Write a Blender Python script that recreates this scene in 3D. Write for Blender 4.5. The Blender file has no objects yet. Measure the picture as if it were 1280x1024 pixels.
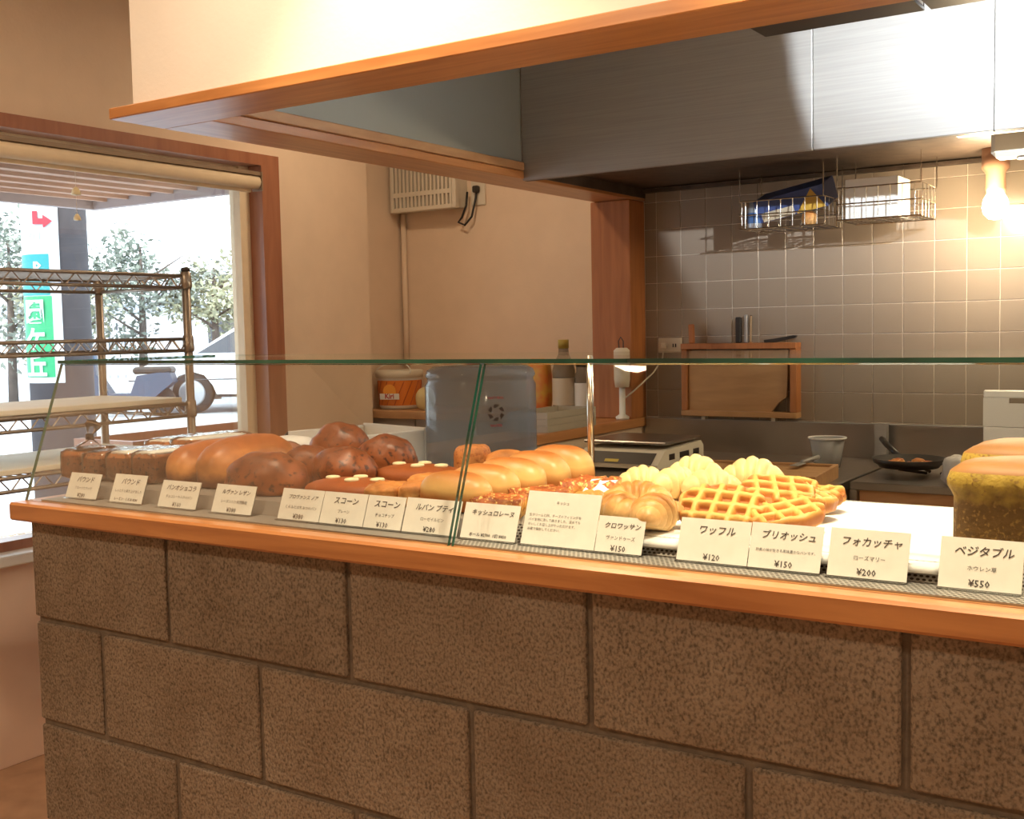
import bpy, math, random
from mathutils import Vector, Matrix, noise

# ------------------------------------------------------------------ camera, world, lights, exposure
SC = bpy.context.scene
COL = SC.collection
cam_d = bpy.data.cameras.new('camera'); cam = bpy.data.objects.new('camera', cam_d); COL.objects.link(cam)
cam_d.sensor_width = 36.0; cam_d.lens = 39.795; cam_d.clip_start = 0.02; cam_d.clip_end = 300
YAW, PIT, ROL = .5814, .0701, -.0203
_f = Vector((-math.sin(YAW) * math.cos(PIT), math.cos(YAW) * math.cos(PIT), -math.sin(PIT)))
_r = Vector((math.cos(YAW), math.sin(YAW), 0)); _u = _r.cross(_f)
_r2 = _r * math.cos(ROL) + _u * math.sin(ROL); _u2 = _u * math.cos(ROL) - _r * math.sin(ROL)
cam.matrix_world = Matrix(((_r2.x, _u2.x, -_f.x, 1.9107), (_r2.y, _u2.y, -_f.y, -1.2502), (_r2.z, _u2.z, -_f.z, 1.3188), (0, 0, 0, 1)))
SC.camera = cam

W = bpy.data.worlds.new('sky'); SC.world = W; W.use_nodes = True
_bg = W.node_tree.nodes['Background']; _bg.inputs[0].default_value = (.80, .91, 1, 1); _bg.inputs[1].default_value = 4.0
SC.view_settings.view_transform = 'Standard'; SC.view_settings.look = 'None'
SC.view_settings.exposure = 0.12; SC.view_settings.gamma = 1.0; SC.view_settings.use_curve_mapping = False

def aim(o, target):
    d = Vector(target) - o.location
    o.rotation_euler = d.to_track_quat('-Z', 'Y').to_euler()
def light(kind, name, loc, power, color, target=None, **kw):
    d = bpy.data.lights.new(name, kind); d.energy = power; d.color = color
    for k, v in kw.items(): setattr(d, k, v)
    o = bpy.data.objects.new(name, d); COL.objects.link(o); o.location = loc
    if target: aim(o, target)
    return o
WARM = (1, .75, .50); WARM2 = (1, .80, .55)
sun = light('SUN', 'sun', (-6, -4, 12), 4.0, (1, .97, .92), (-8, 6, 0), angle=.02)
# shop lamps: (lamp position, aim, power, cone)
SPOTS = [((1.52, .04, 2.46), (1.48, .30, 1.05), 105, 58, .6),
         ((.66, .04, 2.46), (.62, .28, 1.05), 42, 76, .7)]
for i, (p, t, e, c, b) in enumerate(SPOTS):
    light('SPOT', 'ceiling_spot_lamp', p, e, WARM2, t, spot_size=math.radians(c), spot_blend=b, shadow_soft_size=.035)
# added unseen disc lights for room fill and soffit wash: (x, y, power)
FILL = [(1.75, -.10, 17), (.45, -.16, 10), (2.9, -1.5, 15), (.2, -1.45, 16), (-.6, .25, 3.5), (3.2, .0, 4), (-.7, 2.0, 5.5), (1.9, 1.35, 1.0)]
for (x, y, e) in FILL:
    light('AREA', 'fill_light', (x, y, 2.455), e, (1, .80, .58) if -.2 < y < -.05 else WARM, (x, y, 0), shape='DISK', size=.14)

# ------------------------------------------------------------------ helpers
def new_obj(name, me, parent=None, loc=(0, 0, 0)):
    o = bpy.data.objects.new(name, me); COL.objects.link(o); o.location = loc
    if parent: o.parent = parent
    return o
def tag(o, label=None, cat=None, group=None, kind=None):
    if label: o['label'] = label
    if cat: o['category'] = cat
    if group: o['group'] = group
    if kind: o['kind'] = kind
    return o
def thing(name, loc, label, cat, group=None, rz=0.0):
    o = bpy.data.objects.new(name, None); COL.objects.link(o); o.location = loc; o.rotation_euler = (0, 0, rz); o.empty_display_size = .05
    return tag(o, label, cat, group)
def copy_tree(o, parent=None):
    c = o.copy(); COL.objects.link(c); c.parent = parent
    for ch in list(o.children): copy_tree(ch, c)
    return c

class MB:
    def __init__(s): s.v = []; s.f = []; s.m = []
    def add(s, vs, fs, mi=0):
        n = len(s.v); s.v += [tuple(v) for v in vs]; s.f += [tuple(i + n for i in f) for f in fs]; s.m += [mi] * len(fs); return s
    def box(s, lo, hi, mi=0, M=None):
        x0, y0, z0 = lo; x1, y1, z1 = hi
        vs = [(x0, y0, z0), (x1, y0, z0), (x1, y1, z0), (x0, y1, z0), (x0, y0, z1), (x1, y0, z1), (x1, y1, z1), (x0, y1, z1)]
        if M is not None: vs = [M @ Vector(v) for v in vs]
        return s.add(vs, [(3, 2, 1, 0), (4, 5, 6, 7), (0, 1, 5, 4), (1, 2, 6, 5), (2, 3, 7, 6), (3, 0, 4, 7)], mi)
    def cbox(s, lo, hi, b, mi=0, M=None):           # box with chamfered edges
        x0, y0, z0 = lo; x1, y1, z1 = hi
        vs = []; idx = {}
        for sx in (0, 1):
            for sy in (0, 1):
                for sz in (0, 1):
                    X = (x0, x1)[sx]; Y = (y0, y1)[sy]; Z = (z0, z1)[sz]
                    dx = b if sx == 0 else -b; dy = b if sy == 0 else -b; dz = b if sz == 0 else -b
                    for a, p in (('x', (X, Y + dy, Z + dz)), ('y', (X + dx, Y, Z + dz)), ('z', (X + dx, Y + dy, Z))):
                        idx[(sx, sy, sz, a)] = len(vs); vs.append(p)
        I = lambda *k: idx[k]
        fs = []
        for a in (0, 1):
            q = [I(a, 0, 0, 'x'), I(a, 1, 0, 'x'), I(a, 1, 1, 'x'), I(a, 0, 1, 'x')]; fs.append(q if a else q[::-1])
            q = [I(0, a, 0, 'y'), I(0, a, 1, 'y'), I(1, a, 1, 'y'), I(1, a, 0, 'y')]; fs.append(q if a else q[::-1])
            q = [I(0, 0, a, 'z'), I(1, 0, a, 'z'), I(1, 1, a, 'z'), I(0, 1, a, 'z')]; fs.append(q if a else q[::-1])
        for p in (0, 1):
            for q in (0, 1):
                e = [I(p, q, 0, 'x'), I(p, q, 1, 'x'), I(p, q, 1, 'y'), I(p, q, 0, 'y')]; fs.append(e if p != q else e[::-1])
                e = [I(p, 0, q, 'x'), I(p, 0, q, 'z'), I(p, 1, q, 'z'), I(p, 1, q, 'x')]; fs.append(e if p != q else e[::-1])
                e = [I(0, p, q, 'y'), I(1, p, q, 'y'), I(1, p, q, 'z'), I(0, p, q, 'z')]; fs.append(e if p != q else e[::-1])
        for sx in (0, 1):
            for sy in (0, 1):
                for sz in (0, 1):
                    t = [I(sx, sy, sz, 'x'), I(sx, sy, sz, 'y'), I(sx, sy, sz, 'z')]
                    fs.append(t if (sx + sy + sz) % 2 else t[::-1])
        if M is not None: vs = [M @ Vector(v) for v in vs]
        return s.add(vs, fs, mi)
    def tube(s, pts, r, n=6, closed=False, mi=0, cap=True):
        pts = [Vector(p) for p in pts]; k = len(pts); base = len(s.v)
        rs = r if isinstance(r, (list, tuple)) else [r] * k
        up = Vector((0, 0, 1)); prev = None
        for i, p in enumerate(pts):
            if closed: t = pts[(i + 1) % k] - pts[i - 1]
            else: t = pts[min(i + 1, k - 1)] - pts[max(i - 1, 0)]
            t = t.normalized() if t.length > 1e-9 else Vector((0, 0, 1))
            if prev is None:
                a = t.cross(up)
                if a.length < .05: a = t.cross(Vector((1, 0, 0)))
            else: a = prev - t * prev.dot(t)
            a.normalize(); prev = a; b = t.cross(a)
            for j in range(n):
                w = 2 * math.pi * j / n; s.v.append(tuple(p + (a * math.cos(w) + b * math.sin(w)) * rs[i]))
        for i in range(k if closed else k - 1):
            for j in range(n):
                i2 = (i + 1) % k; j2 = (j + 1) % n
                s.f.append((base + i * n + j, base + i * n + j2, base + i2 * n + j2, base + i2 * n + j)); s.m.append(mi)
        if cap and not closed:
            s.f.append(tuple(base + j for j in range(n))[::-1]); s.f.append(tuple(base + (k - 1) * n + j for j in range(n))); s.m += [mi, mi]
        return s
    def lathe(s, prof, n=24, c=(0, 0, 0), mi=0, sx=1, sy=1, cap0=True, cap1=True, M=None):
        vs = []
        for r, z in prof:
            for j in range(n):
                w = 2 * math.pi * j / n; v = Vector((r * math.cos(w) * sx, r * math.sin(w) * sy, z))
                if M is not None: v = M @ v
                vs.append(v + Vector(c))
        fs = []
        for i in range(len(prof) - 1):
            for j in range(n):
                j2 = (j + 1) % n; fs.append((i * n + j, i * n + j2, (i + 1) * n + j2, (i + 1) * n + j))
        if cap0: fs.append(tuple(range(n))[::-1])
        if cap1: fs.append(tuple((len(prof) - 1) * n + j for j in range(n)))
        return s.add(vs, fs, mi)
    def prism(s, poly, a0, a1, axis='y', mi=0, M=None):   # polygon in the two other axes, extruded along axis
        k = len(poly)
        def P(p, a):
            if axis == 'y': return Vector((p[0], a, p[1]))
            if axis == 'x': return Vector((a, p[0], p[1]))
            return Vector((p[0], p[1], a))
        vs = [P(p, a0) for p in poly] + [P(p, a1) for p in poly]
        if M is not None: vs = [M @ v for v in vs]
        fs = [tuple(range(k)), tuple(range(k, 2 * k))[::-1]] + [((i + 1) % k, i, k + i, k + (i + 1) % k) for i in range(k)]
        if axis in ('x', 'z'): fs = [f[::-1] for f in fs]
        return s.add(vs, fs, mi)
    def mesh(s, name, mats, smooth=False, off=(0, 0, 0)):
        me = bpy.data.meshes.new(name)
        me.from_pydata([(v[0] - off[0], v[1] - off[1], v[2] - off[2]) for v in s.v], [], s.f)
        for m in (mats if isinstance(mats, (list, tuple)) else [mats]): me.materials.append(m)
        me.polygons.foreach_set('material_index', s.m)
        if smooth: me.polygons.foreach_set('use_smooth', [True] * len(s.f))
        me.update(); return me
    def build(s, name, mats, parent=None, smooth=False, local=False):
        """world coordinates in; origin at the base centre, or in the parent's frame; local=True keeps coordinates as they are"""
        if local: off = (0, 0, 0); loc = (0, 0, 0)
        elif parent is not None:
            w = Vector((0, 0, 0)); p = parent
            while p is not None: w = w + p.location; p = p.parent
            off = tuple(w); loc = (0, 0, 0)
        else:
            xs = [v[0] for v in s.v]; ys = [v[1] for v in s.v]; zs = [v[2] for v in s.v]
            off = ((min(xs) + max(xs)) / 2, (min(ys) + max(ys)) / 2, min(zs)); loc = off
        return new_obj(name, s.mesh(name, mats, smooth, off), parent, loc)

def struct(name, mb, m, parent=None, smooth=False):
    o = mb.build(name, m, parent, smooth)
    if parent is None: o['kind'] = 'structure'
    return o

# ------------------------------------------------------------------ materials
def nodes(name):
    m = bpy.data.materials.new(name); m.use_nodes = True
    nt = m.node_tree; return m, nt, nt.nodes['Principled BSDF']
def N(nt, t, **kw):
    n = nt.nodes.new(t)
    for k, v in kw.items(): setattr(n, k, v)
    return n
def mat(name, col, rough=.6, metal=0., var=.0, scale=12., bump=0., bscale=None, spec=.5, stretch=None, col2=None, emis=None, estr=0., trans=0., detail=4, coat=0., lo=.35, hi=.65):
    m, nt, b = nodes(name); L = nt.links.new
    b.inputs['Roughness'].default_value = rough; b.inputs['Metallic'].default_value = metal
    b.inputs['Specular IOR Level'].default_value = spec; b.inputs['Base Color'].default_value = (*col, 1)
    if trans: b.inputs['Transmission Weight'].default_value = trans
    if coat: b.inputs['Coat Weight'].default_value = coat; b.inputs['Coat Roughness'].default_value = .1
    if emis: b.inputs['Emission Color'].default_value = (*emis, 1); b.inputs['Emission Strength'].default_value = estr
    if var or col2 or bump:
        tc = N(nt, 'ShaderNodeTexCoord'); mp = N(nt, 'ShaderNodeMapping'); L(tc.outputs['Object'], mp.inputs[0])
        if stretch: mp.inputs['Scale'].default_value = stretch
    if var or col2:
        nz = N(nt, 'ShaderNodeTexNoise'); nz.inputs['Scale'].default_value = scale; nz.inputs['Detail'].default_value = detail
        L(mp.outputs[0], nz.inputs[0])
        cr = N(nt, 'ShaderNodeValToRGB'); cr.color_ramp.elements[0].position = lo; cr.color_ramp.elements[1].position = hi
        c2 = col2 if col2 else tuple(c * (1 - var) for c in col)
        cr.color_ramp.elements[0].color = (*c2, 1); cr.color_ramp.elements[1].color = (*(col if col2 else tuple(min(1, c * (1 + var)) for c in col)), 1)
        L(nz.outputs[0], cr.inputs[0]); L(cr.outputs[0], b.inputs['Base Color'])
    if bump:
        n2 = N(nt, 'ShaderNodeTexNoise'); n2.inputs['Scale'].default_value = bscale or scale; n2.inputs['Detail'].default_value = 6
        L(mp.outputs[0], n2.inputs[0]); bp = N(nt, 'ShaderNodeBump'); bp.inputs['Strength'].default_value = bump; bp.inputs['Distance'].default_value = .01
        L(n2.outputs[0], bp.inputs['Height']); L(bp.outputs[0], b.inputs['Normal'])
    return m
def wood(name, a, b_, scale=(1, 1, 1), rough=.35, coat=.2):
    m, nt, b = nodes(name); L = nt.links.new
    tc = N(nt, 'ShaderNodeTexCoord'); mp = N(nt, 'ShaderNodeMapping'); L(tc.outputs['Object'], mp.inputs[0]); mp.inputs['Scale'].default_value = scale
    nz = N(nt, 'ShaderNodeTexNoise'); nz.inputs['Scale'].default_value = 3; nz.inputs['Detail'].default_value = 7; nz.inputs['Distortion'].default_value = .6
    L(mp.outputs[0], nz.inputs[0]); cr = N(nt, 'ShaderNodeValToRGB')
    cr.color_ramp.elements[0].position = .3; cr.color_ramp.elements[0].color = (*a, 1); cr.color_ramp.elements[1].position = .7; cr.color_ramp.elements[1].color = (*b_, 1)
    L(nz.outputs[0], cr.inputs[0]); L(cr.outputs[0], b.inputs['Base Color']); b.inputs['Roughness'].default_value = rough; b.inputs['Coat Weight'].default_value = coat; b.inputs['Coat Roughness'].default_value = .25
    return m
def block_mat():
    m, nt, b = nodes('concrete_block'); L = nt.links.new
    tc = N(nt, 'ShaderNodeTexCoord'); gm = N(nt, 'ShaderNodeNewGeometry'); mp = N(nt, 'ShaderNodeMapping'); L(gm.outputs['Position'], mp.inputs[0]); mp.inputs['Scale'].default_value = (1, 1, .8)
    n1 = N(nt, 'ShaderNodeTexNoise'); n1.inputs['Scale'].default_value = 260; n1.inputs['Detail'].default_value = 5; L(mp.outputs[0], n1.inputs[0])
    n2 = N(nt, 'ShaderNodeTexNoise'); n2.inputs['Scale'].default_value = 9; n2.inputs['Detail'].default_value = 5; L(gm.outputs['Position'], n2.inputs[0])
    vo = N(nt, 'ShaderNodeTexVoronoi'); vo.inputs['Scale'].default_value = 170; L(mp.outputs[0], vo.inputs[0])
    oi = N(nt, 'ShaderNodeObjectInfo')
    c1 = N(nt, 'ShaderNodeValToRGB'); c1.color_ramp.elements[0].position = .30; c1.color_ramp.elements[0].color = (.125, .103, .080, 1); c1.color_ramp.elements[1].position = .56; c1.color_ramp.elements[1].color = (.33, .275, .215, 1)
    L(n1.outputs[0], c1.inputs[0])
    mx = N(nt, 'ShaderNodeMix', data_type='RGBA', blend_type='MULTIPLY'); mx.inputs[0].default_value = .7
    c2 = N(nt, 'ShaderNodeValToRGB'); c2.color_ramp.elements[0].position = .3; c2.color_ramp.elements[0].color = (.68, .62, .56, 1); c2.color_ramp.elements[1].position = .7; c2.color_ramp.elements[1].color = (1, 1, 1, 1)
    L(n2.outputs[0], c2.inputs[0]); L(c1.outputs[0], mx.inputs[6]); L(c2.outputs[0], mx.inputs[7])
    m2 = N(nt, 'ShaderNodeMix', data_type='RGBA', blend_type='MULTIPLY'); m2.inputs[0].default_value = 1
    mr = N(nt, 'ShaderNodeMapRange'); mr.inputs[3].default_value = .88; mr.inputs[4].default_value = 1.1; L(oi.outputs['Random'], mr.inputs[0])
    L(mx.outputs[2], m2.inputs[6]); L(mr.outputs[0], m2.inputs[7]); L(m2.outputs[2], b.inputs['Base Color'])
    bp = N(nt, 'ShaderNodeBump'); bp.inputs['Strength'].default_value = .55; bp.inputs['Distance'].default_value = .004
    ad = N(nt, 'ShaderNodeMath', operation='ADD'); L(n1.outputs[0], ad.inputs[0]); L(vo.outputs[0], ad.inputs[1]); L(ad.outputs[0], bp.inputs['Height']); L(bp.outputs[0], b.inputs['Normal'])
    b.inputs['Roughness'].default_value = .92; b.inputs['Specular IOR Level'].default_value = .2
    return m
def clear(name, tint=(.97, 1, .985), rough=0., refl=1.0, ior=1.45, bump=0):
    m = bpy.data.materials.new(name); m.use_nodes = True; nt = m.node_tree; L = nt.links.new
    nt.nodes.clear(); out = N(nt, 'ShaderNodeOutputMaterial'); mx = N(nt, 'ShaderNodeMixShader')
    tr = N(nt, 'ShaderNodeBsdfTransparent'); tr.inputs[0].default_value = (*tint, 1)
    gl = N(nt, 'ShaderNodeBsdfGlossy'); gl.inputs['Roughness'].default_value = rough; gl.inputs[0].default_value = (1, 1, 1, 1)
    fr = N(nt, 'ShaderNodeFresnel'); fr.inputs[0].default_value = ior
    mu = N(nt, 'ShaderNodeMath', operation='MULTIPLY'); mu.inputs[1].default_value = refl; mu.use_clamp = True
    L(fr.outputs[0], mu.inputs[0]); L(mu.outputs[0], mx.inputs[0]); L(tr.outputs[0], mx.inputs[1]); L(gl.outputs[0], mx.inputs[2]); L(mx.outputs[0], out.inputs[0])
    if bump:
        tc = N(nt, 'ShaderNodeTexCoord'); nz = N(nt, 'ShaderNodeTexNoise'); nz.inputs['Scale'].default_value = 22; L(tc.outputs['Object'], nz.inputs[0])
        bp = N(nt, 'ShaderNodeBump'); bp.inputs['Strength'].default_value = bump; bp.inputs['Distance'].default_value = .02; L(nz.outputs[0], bp.inputs['Height']); L(bp.outputs[0], gl.inputs['Normal']); L(bp.outputs[0], fr.inputs['Normal'])
    return m
def milky(name, tint, body, k, rough):
    m = bpy.data.materials.new(name); m.use_nodes = True; nt = m.node_tree; L = nt.links.new; b = nt.nodes['Principled BSDF']; out = nt.nodes['Material Output']
    b.inputs['Base Color'].default_value = (*body, 1); b.inputs['Roughness'].default_value = rough
    tr = N(nt, 'ShaderNodeBsdfTransparent'); tr.inputs[0].default_value = (*tint, 1); mx = N(nt, 'ShaderNodeMixShader'); mx.inputs[0].default_value = k
    L(tr.outputs[0], mx.inputs[1]); L(b.outputs[0], mx.inputs[2]); L(mx.outputs[0], out.inputs[0]); return m
def crust(name, top, side, rough=.45, speck=None, scale=40, bump=.25, lo=.15, hi=.8, spec=.4, base=None, mott=.35, sym=False):
    """bread crust: browned where the oven reached most, paler on the sides, dark again at the base, mottled"""
    m, nt, b = nodes(name); L = nt.links.new
    tc = N(nt, 'ShaderNodeTexCoord'); sp = N(nt, 'ShaderNodeSeparateXYZ'); L(tc.outputs['Generated'], sp.inputs[0])
    nz = N(nt, 'ShaderNodeTexNoise'); nz.inputs['Scale'].default_value = scale; nz.inputs['Detail'].default_value = 6; L(tc.outputs['Object'], nz.inputs[0])
    zz = sp.outputs[2]
    if sym:
        q = N(nt, 'ShaderNodeMath', operation='SUBTRACT'); L(zz, q.inputs[0]); q.inputs[1].default_value = .5
        q2 = N(nt, 'ShaderNodeMath', operation='ABSOLUTE'); L(q.outputs[0], q2.inputs[0]); q3 = N(nt, 'ShaderNodeMath', operation='MULTIPLY'); L(q2.outputs[0], q3.inputs[0]); q3.inputs[1].default_value = 2; zz = q3.outputs[0]
    ma = N(nt, 'ShaderNodeMath', operation='MULTIPLY_ADD'); ma.inputs[1].default_value = mott * 2; ma.inputs[2].default_value = -mott; L(nz.outputs[0], ma.inputs[0])
    ad = N(nt, 'ShaderNodeMath', operation='ADD'); L(zz, ad.inputs[0]); L(ma.outputs[0], ad.inputs[1])
    cr = N(nt, 'ShaderNodeValToRGB'); e = cr.color_ramp.elements; e[0].position = lo; e[0].color = (*side, 1); e[1].position = hi; e[1].color = (*top, 1)
    if base:
        x = e.new(max(0, lo - .22)); x.color = (*base, 1)
    L(ad.outputs[0], cr.inputs[0]); colout = cr.outputs[0]
    n3 = N(nt, 'ShaderNodeTexNoise'); n3.inputs['Scale'].default_value = scale * .55; n3.inputs['Detail'].default_value = 8; n3.inputs['Roughness'].default_value = .65
    oi = N(nt, 'ShaderNodeObjectInfo'); mpn = N(nt, 'ShaderNodeMapping'); L(tc.outputs['Object'], mpn.inputs[0]); L(oi.outputs['Location'], mpn.inputs['Location']); L(mpn.outputs[0], n3.inputs[0])
    c3 = N(nt, 'ShaderNodeValToRGB'); c3.color_ramp.elements[0].position = .32; c3.color_ramp.elements[0].color = (.55, .50, .46, 1); c3.color_ramp.elements[1].position = .66; c3.color_ramp.elements[1].color = (1.35, 1.32, 1.28, 1)
    L(n3.outputs[0], c3.inputs[0]); mm = N(nt, 'ShaderNodeMix', data_type='RGBA', blend_type='MULTIPLY'); mm.inputs[0].default_value = min(1, mott * 2); L(colout, mm.inputs[6]); L(c3.outputs[0], mm.inputs[7]); colout = mm.outputs[2]
    if speck:
        vo = N(nt, 'ShaderNodeTexNoise'); vo.inputs['Scale'].default_value = scale * 3.2; vo.inputs['Detail'].default_value = 2; L(tc.outputs['Object'], vo.inputs[0])
        c2 = N(nt, 'ShaderNodeValToRGB'); c2.color_ramp.elements[0].position = .56; c2.color_ramp.elements[0].color = (0, 0, 0, 1); c2.color_ramp.elements[1].position = .66; c2.color_ramp.elements[1].color = (1, 1, 1, 1)
        L(vo.outputs[0], c2.inputs[0]); mx = N(nt, 'ShaderNodeMix', data_type='RGBA'); L(c2.outputs[0], mx.inputs[0]); L(colout, mx.inputs[6]); mx.inputs[7].default_value = (*speck, 1); colout = mx.outputs[2]
    L(colout, b.inputs['Base Color']); b.inputs['Roughness'].default_value = rough; b.inputs['Specular IOR Level'].default_value = spec
    bp = N(nt, 'ShaderNodeBump'); bp.inputs['Strength'].default_value = bump; bp.inputs['Distance'].default_value = .004; L(nz.outputs[0], bp.inputs['Height']); L(bp.outputs[0], b.inputs['Normal'])
    return m
def perforated(name):
    m, nt, b = nodes(name); L = nt.links.new
    tc = N(nt, 'ShaderNodeTexCoord'); sp = N(nt, 'ShaderNodeSeparateXYZ'); L(tc.outputs['Object'], sp.inputs[0])
    def math_(op, a, c=None):
        n = N(nt, 'ShaderNodeMath', operation=op)
        for i, q in enumerate((a, c)):
            if q is None: continue
            if isinstance(q, (int, float)): n.inputs[i].default_value = q
            else: L(q, n.inputs[i])
        return n.outputs[0]
    p = .0068
    yz = math_('ADD', sp.outputs[1], sp.outputs[2])
    u = math_('DIVIDE', sp.outputs[0], p); v = math_('DIVIDE', yz, p * .866)
    fl = math_('FLOOR', v); sh = math_('MULTIPLY', math_('MODULO', fl, 2.0), .5)
    fu = math_('SUBTRACT', math_('FRACT', math_('ADD', u, sh)), .5); fv = math_('SUBTRACT', math_('FRACT', v), .5)
    d = math_('SQRT', math_('ADD', math_('MULTIPLY', fu, fu), math_('MULTIPLY', fv, fv)))
    cr = N(nt, 'ShaderNodeValToRGB'); cr.color_ramp.elements[0].position = .30; cr.color_ramp.elements[0].color = (.05, .035, .025, 1); cr.color_ramp.elements[1].position = .36; cr.color_ramp.elements[1].color = (.50, .47, .43, 1)
    L(d, cr.inputs[0]); L(cr.outputs[0], b.inputs['Base Color']); b.inputs['Roughness'].default_value = .45; b.inputs['Metallic'].default_value = .55
    return m

M = {}
M['plaster'] = mat('plaster_cream', (.78, .62, .46), .85, var=.03, scale=6, bump=.06, bscale=90)
M['plaster_light'] = mat('plaster_white', (.88, .83, .75), .85, var=.02, scale=6, bump=.05, bscale=90)
M['ceiling'] = mat('ceiling_paint', (.62, .50, .36), .9, var=.03, scale=5)
M['floor'] = mat('floor_terracotta', (.50, .30, .18), .6, var=.12, scale=8, bump=.1)
M['trimwood'] = wood('trim_wood_orange', (.42, .165, .050), (.60, .27, .09), (1.2, 14, 14))
M['trimwood_y'] = wood('trim_wood_orange_deep', (.42, .17, .055), (.58, .27, .10), (14, 1.2, 14))
M['postwood'] = wood('post_wood', (.34, .12, .035), (.47, .18, .055), (14, 14, 1.1), .55, .0)
M['framewood'] = wood('window_frame_wood', (.30, .115, .06), (.40, .17, .09), (10, 10, 1.3))
M['ledgewood'] = wood('ledge_wood', (.40, .155, .048), (.58, .265, .092), (1.3, 18, 18), .3, .35)
M['shelfwood'] = wood('shelf_wood', (.42, .22, .10), (.58, .34, .17), (2, 2, 10), .5)
M['boardwood'] = wood('board_wood', (.40, .21, .085), (.52, .29, .12), (2, 10, 10), .55, 0)
M['block'] = block_mat()
M['mortar'] = mat('mortar', (.17, .14, .108), .95, var=.15, scale=60, bump=.3, bscale=160)
M['tile'] = mat('wall_tile', (.31, .25, .195), .25, var=.03, scale=3, spec=.5, bump=.03, bscale=8)
M['grout'] = mat('grout', (.66, .57, .47), .9, var=.05, scale=30)
M['steel'] = mat('brushed_steel', (.38, .37, .355), .52, .55, var=.06, scale=4, stretch=(1, 1, 60))
M['steel_dark'] = mat('worktop_steel', (.38, .35, .32), .30, .9, var=.08, scale=5, stretch=(1, 30, 1))
M['hood_dark'] = mat('hood_filter_dark', (.10, .07, .05), .55, .4, var=.2, scale=20)
M['chrome'] = mat('chrome', (.70, .66, .58), .2, 1.0)
M['rackwire'] = mat('rack_wire', (.34, .29, .235), .38, .8)
M['black'] = mat('black_plastic', (.016, .014, .013), .4)
M['dark'] = mat('dark_metal', (.05, .042, .036), .45, .4)
M['white'] = mat('white_plastic', (.80, .79, .76), .4)
M['offwhite'] = mat('offwhite_plastic', (.70, .64, .52), .5)
M['traypale'] = mat('tray_pale', (.42, .37, .29), .5)
M['paper'] = mat('white_paper', (.86, .86, .85), .8, bump=.15, bscale=14)
M['card'] = mat('card_stock', (.87, .84, .77), .75, var=.025, scale=55)
M['ink'] = mat('card_ink', (.06, .045, .04), .8)
M['ink_red'] = mat('red_ink', (.45, .03, .04), .7)
M['glass'] = clear('display_glass', (.965, .985, .975), 0, .22)
M['glass_edge'] = mat('glass_edge', (.02, .14, .09), .12, spec=.8, col2=(.004, .03, .02), scale=4)
M['pane'] = clear('window_glass', (.98, .99, .99), 0, .6)
M['acrylic'] = clear('acrylic', (.97, .97, .96), .02, .8)
M['film'] = clear('plastic_film', (.95, .95, .95), .10, 1.3, 1.5, bump=.5)
M['jug'] = milky('jug_plastic', (.68, .73, .80), (.30, .345, .40), .42, .1)
M['perf'] = perforated('perforated_steel')
M['traygrey'] = mat('tray_grey', (.30, .27, .24), .5, .35, var=.06, scale=20)
M['cupfrost'] = milky('cup_plastic', (.8, .8, .8), (.50, .50, .50), .5, .25)
M['blindfab'] = mat('blind_fabric', (.80, .66, .46), .8, var=.03, scale=20)
M['alu'] = mat('blind_rail', (.30, .22, .15), .4, .3)
M['sill'] = mat('sill_paint', (.82, .78, .72), .5)
M['board_cream'] = mat('shelf_board', (.84, .78, .62), .6, var=.03, scale=9)
# breads
M['loaf_brown'] = crust('crust_brown', (.38, .115, .028), (.60, .26, .075), .40, scale=22, base=(.15, .038, .012), lo=.36, hi=.78, mott=.36)
M['loaf_dark'] = crust('crust_dark', (.20, .058, .020), (.40, .115, .030), .42, speck=(.08, .024, .012), scale=30, bump=.6, base=(.20, .05, .015), mott=.45, spec=.5)
M['loaf_choc'] = crust('crust_chocolate', (.33, .082, .018), (.24, .06, .015), .5, scale=60, bump=.2, mott=.15)
M['roll_gold'] = crust('crust_golden', (.42, .135, .028), (.80, .49, .18), .40, scale=14, bump=.08, lo=.55, hi=.98, spec=.45, base=(.50, .17, .04), mott=.16)
M['scone'] = crust('crust_scone', (.52, .20, .05), (.76, .45, .17), .6, scale=50, bump=.8, mott=.45, base=(.45, .19, .05))
M['scone_nut'] = crust('crust_nut', (.50, .19, .055), (.66, .33, .11), .65, speck=(.30, .09, .025), scale=60, bump=1., mott=.4)
M['quiche'] = crust('crust_quiche', (.38, .10, .026), (.78, .44, .10), .5, speck=(.80, .50, .16), scale=55, bump=1., lo=.3, hi=.8, mott=.5)
M['croissant'] = crust('crust_croissant', (.56, .25, .065), (.86, .60, .28), .42, scale=34, bump=.3, mott=.4, lo=.2, hi=.85)
M['pale'] = crust('crust_pale', (.80, .60, .29), (.74, .42, .13), .42, scale=22, bump=.2, lo=.15, hi=.6, mott=.25)
M['waffle'] = crust('crust_waffle', (.74, .43, .12), (.46, .155, .035), .45, scale=30, bump=.3, lo=.30, hi=.85, mott=.22, sym=True)
M['veg_side'] = crust('crust_green', (.42, .28, .042), (.13, .065, .012), .7, speck=(.25, .14, .03), scale=70, bump=.8, lo=.52, hi=.80, mott=.22)
M['veg_top'] = crust('crust_green_top', (.36, .165, .05), (.40, .25, .045), .55, scale=12, bump=.2, mott=.2)
M['white_top'] = mat('white_top_sheet', (.86, .84, .80), .35)
M['cream'] = mat('cream_dot', (.84, .72, .45), .5)
M['cakeside'] = crust('cake_side', (.40, .135, .035), (.34, .10, .03), .7, speck=(.10, .026, .012), scale=38, bump=.6, mott=.4)
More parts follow.
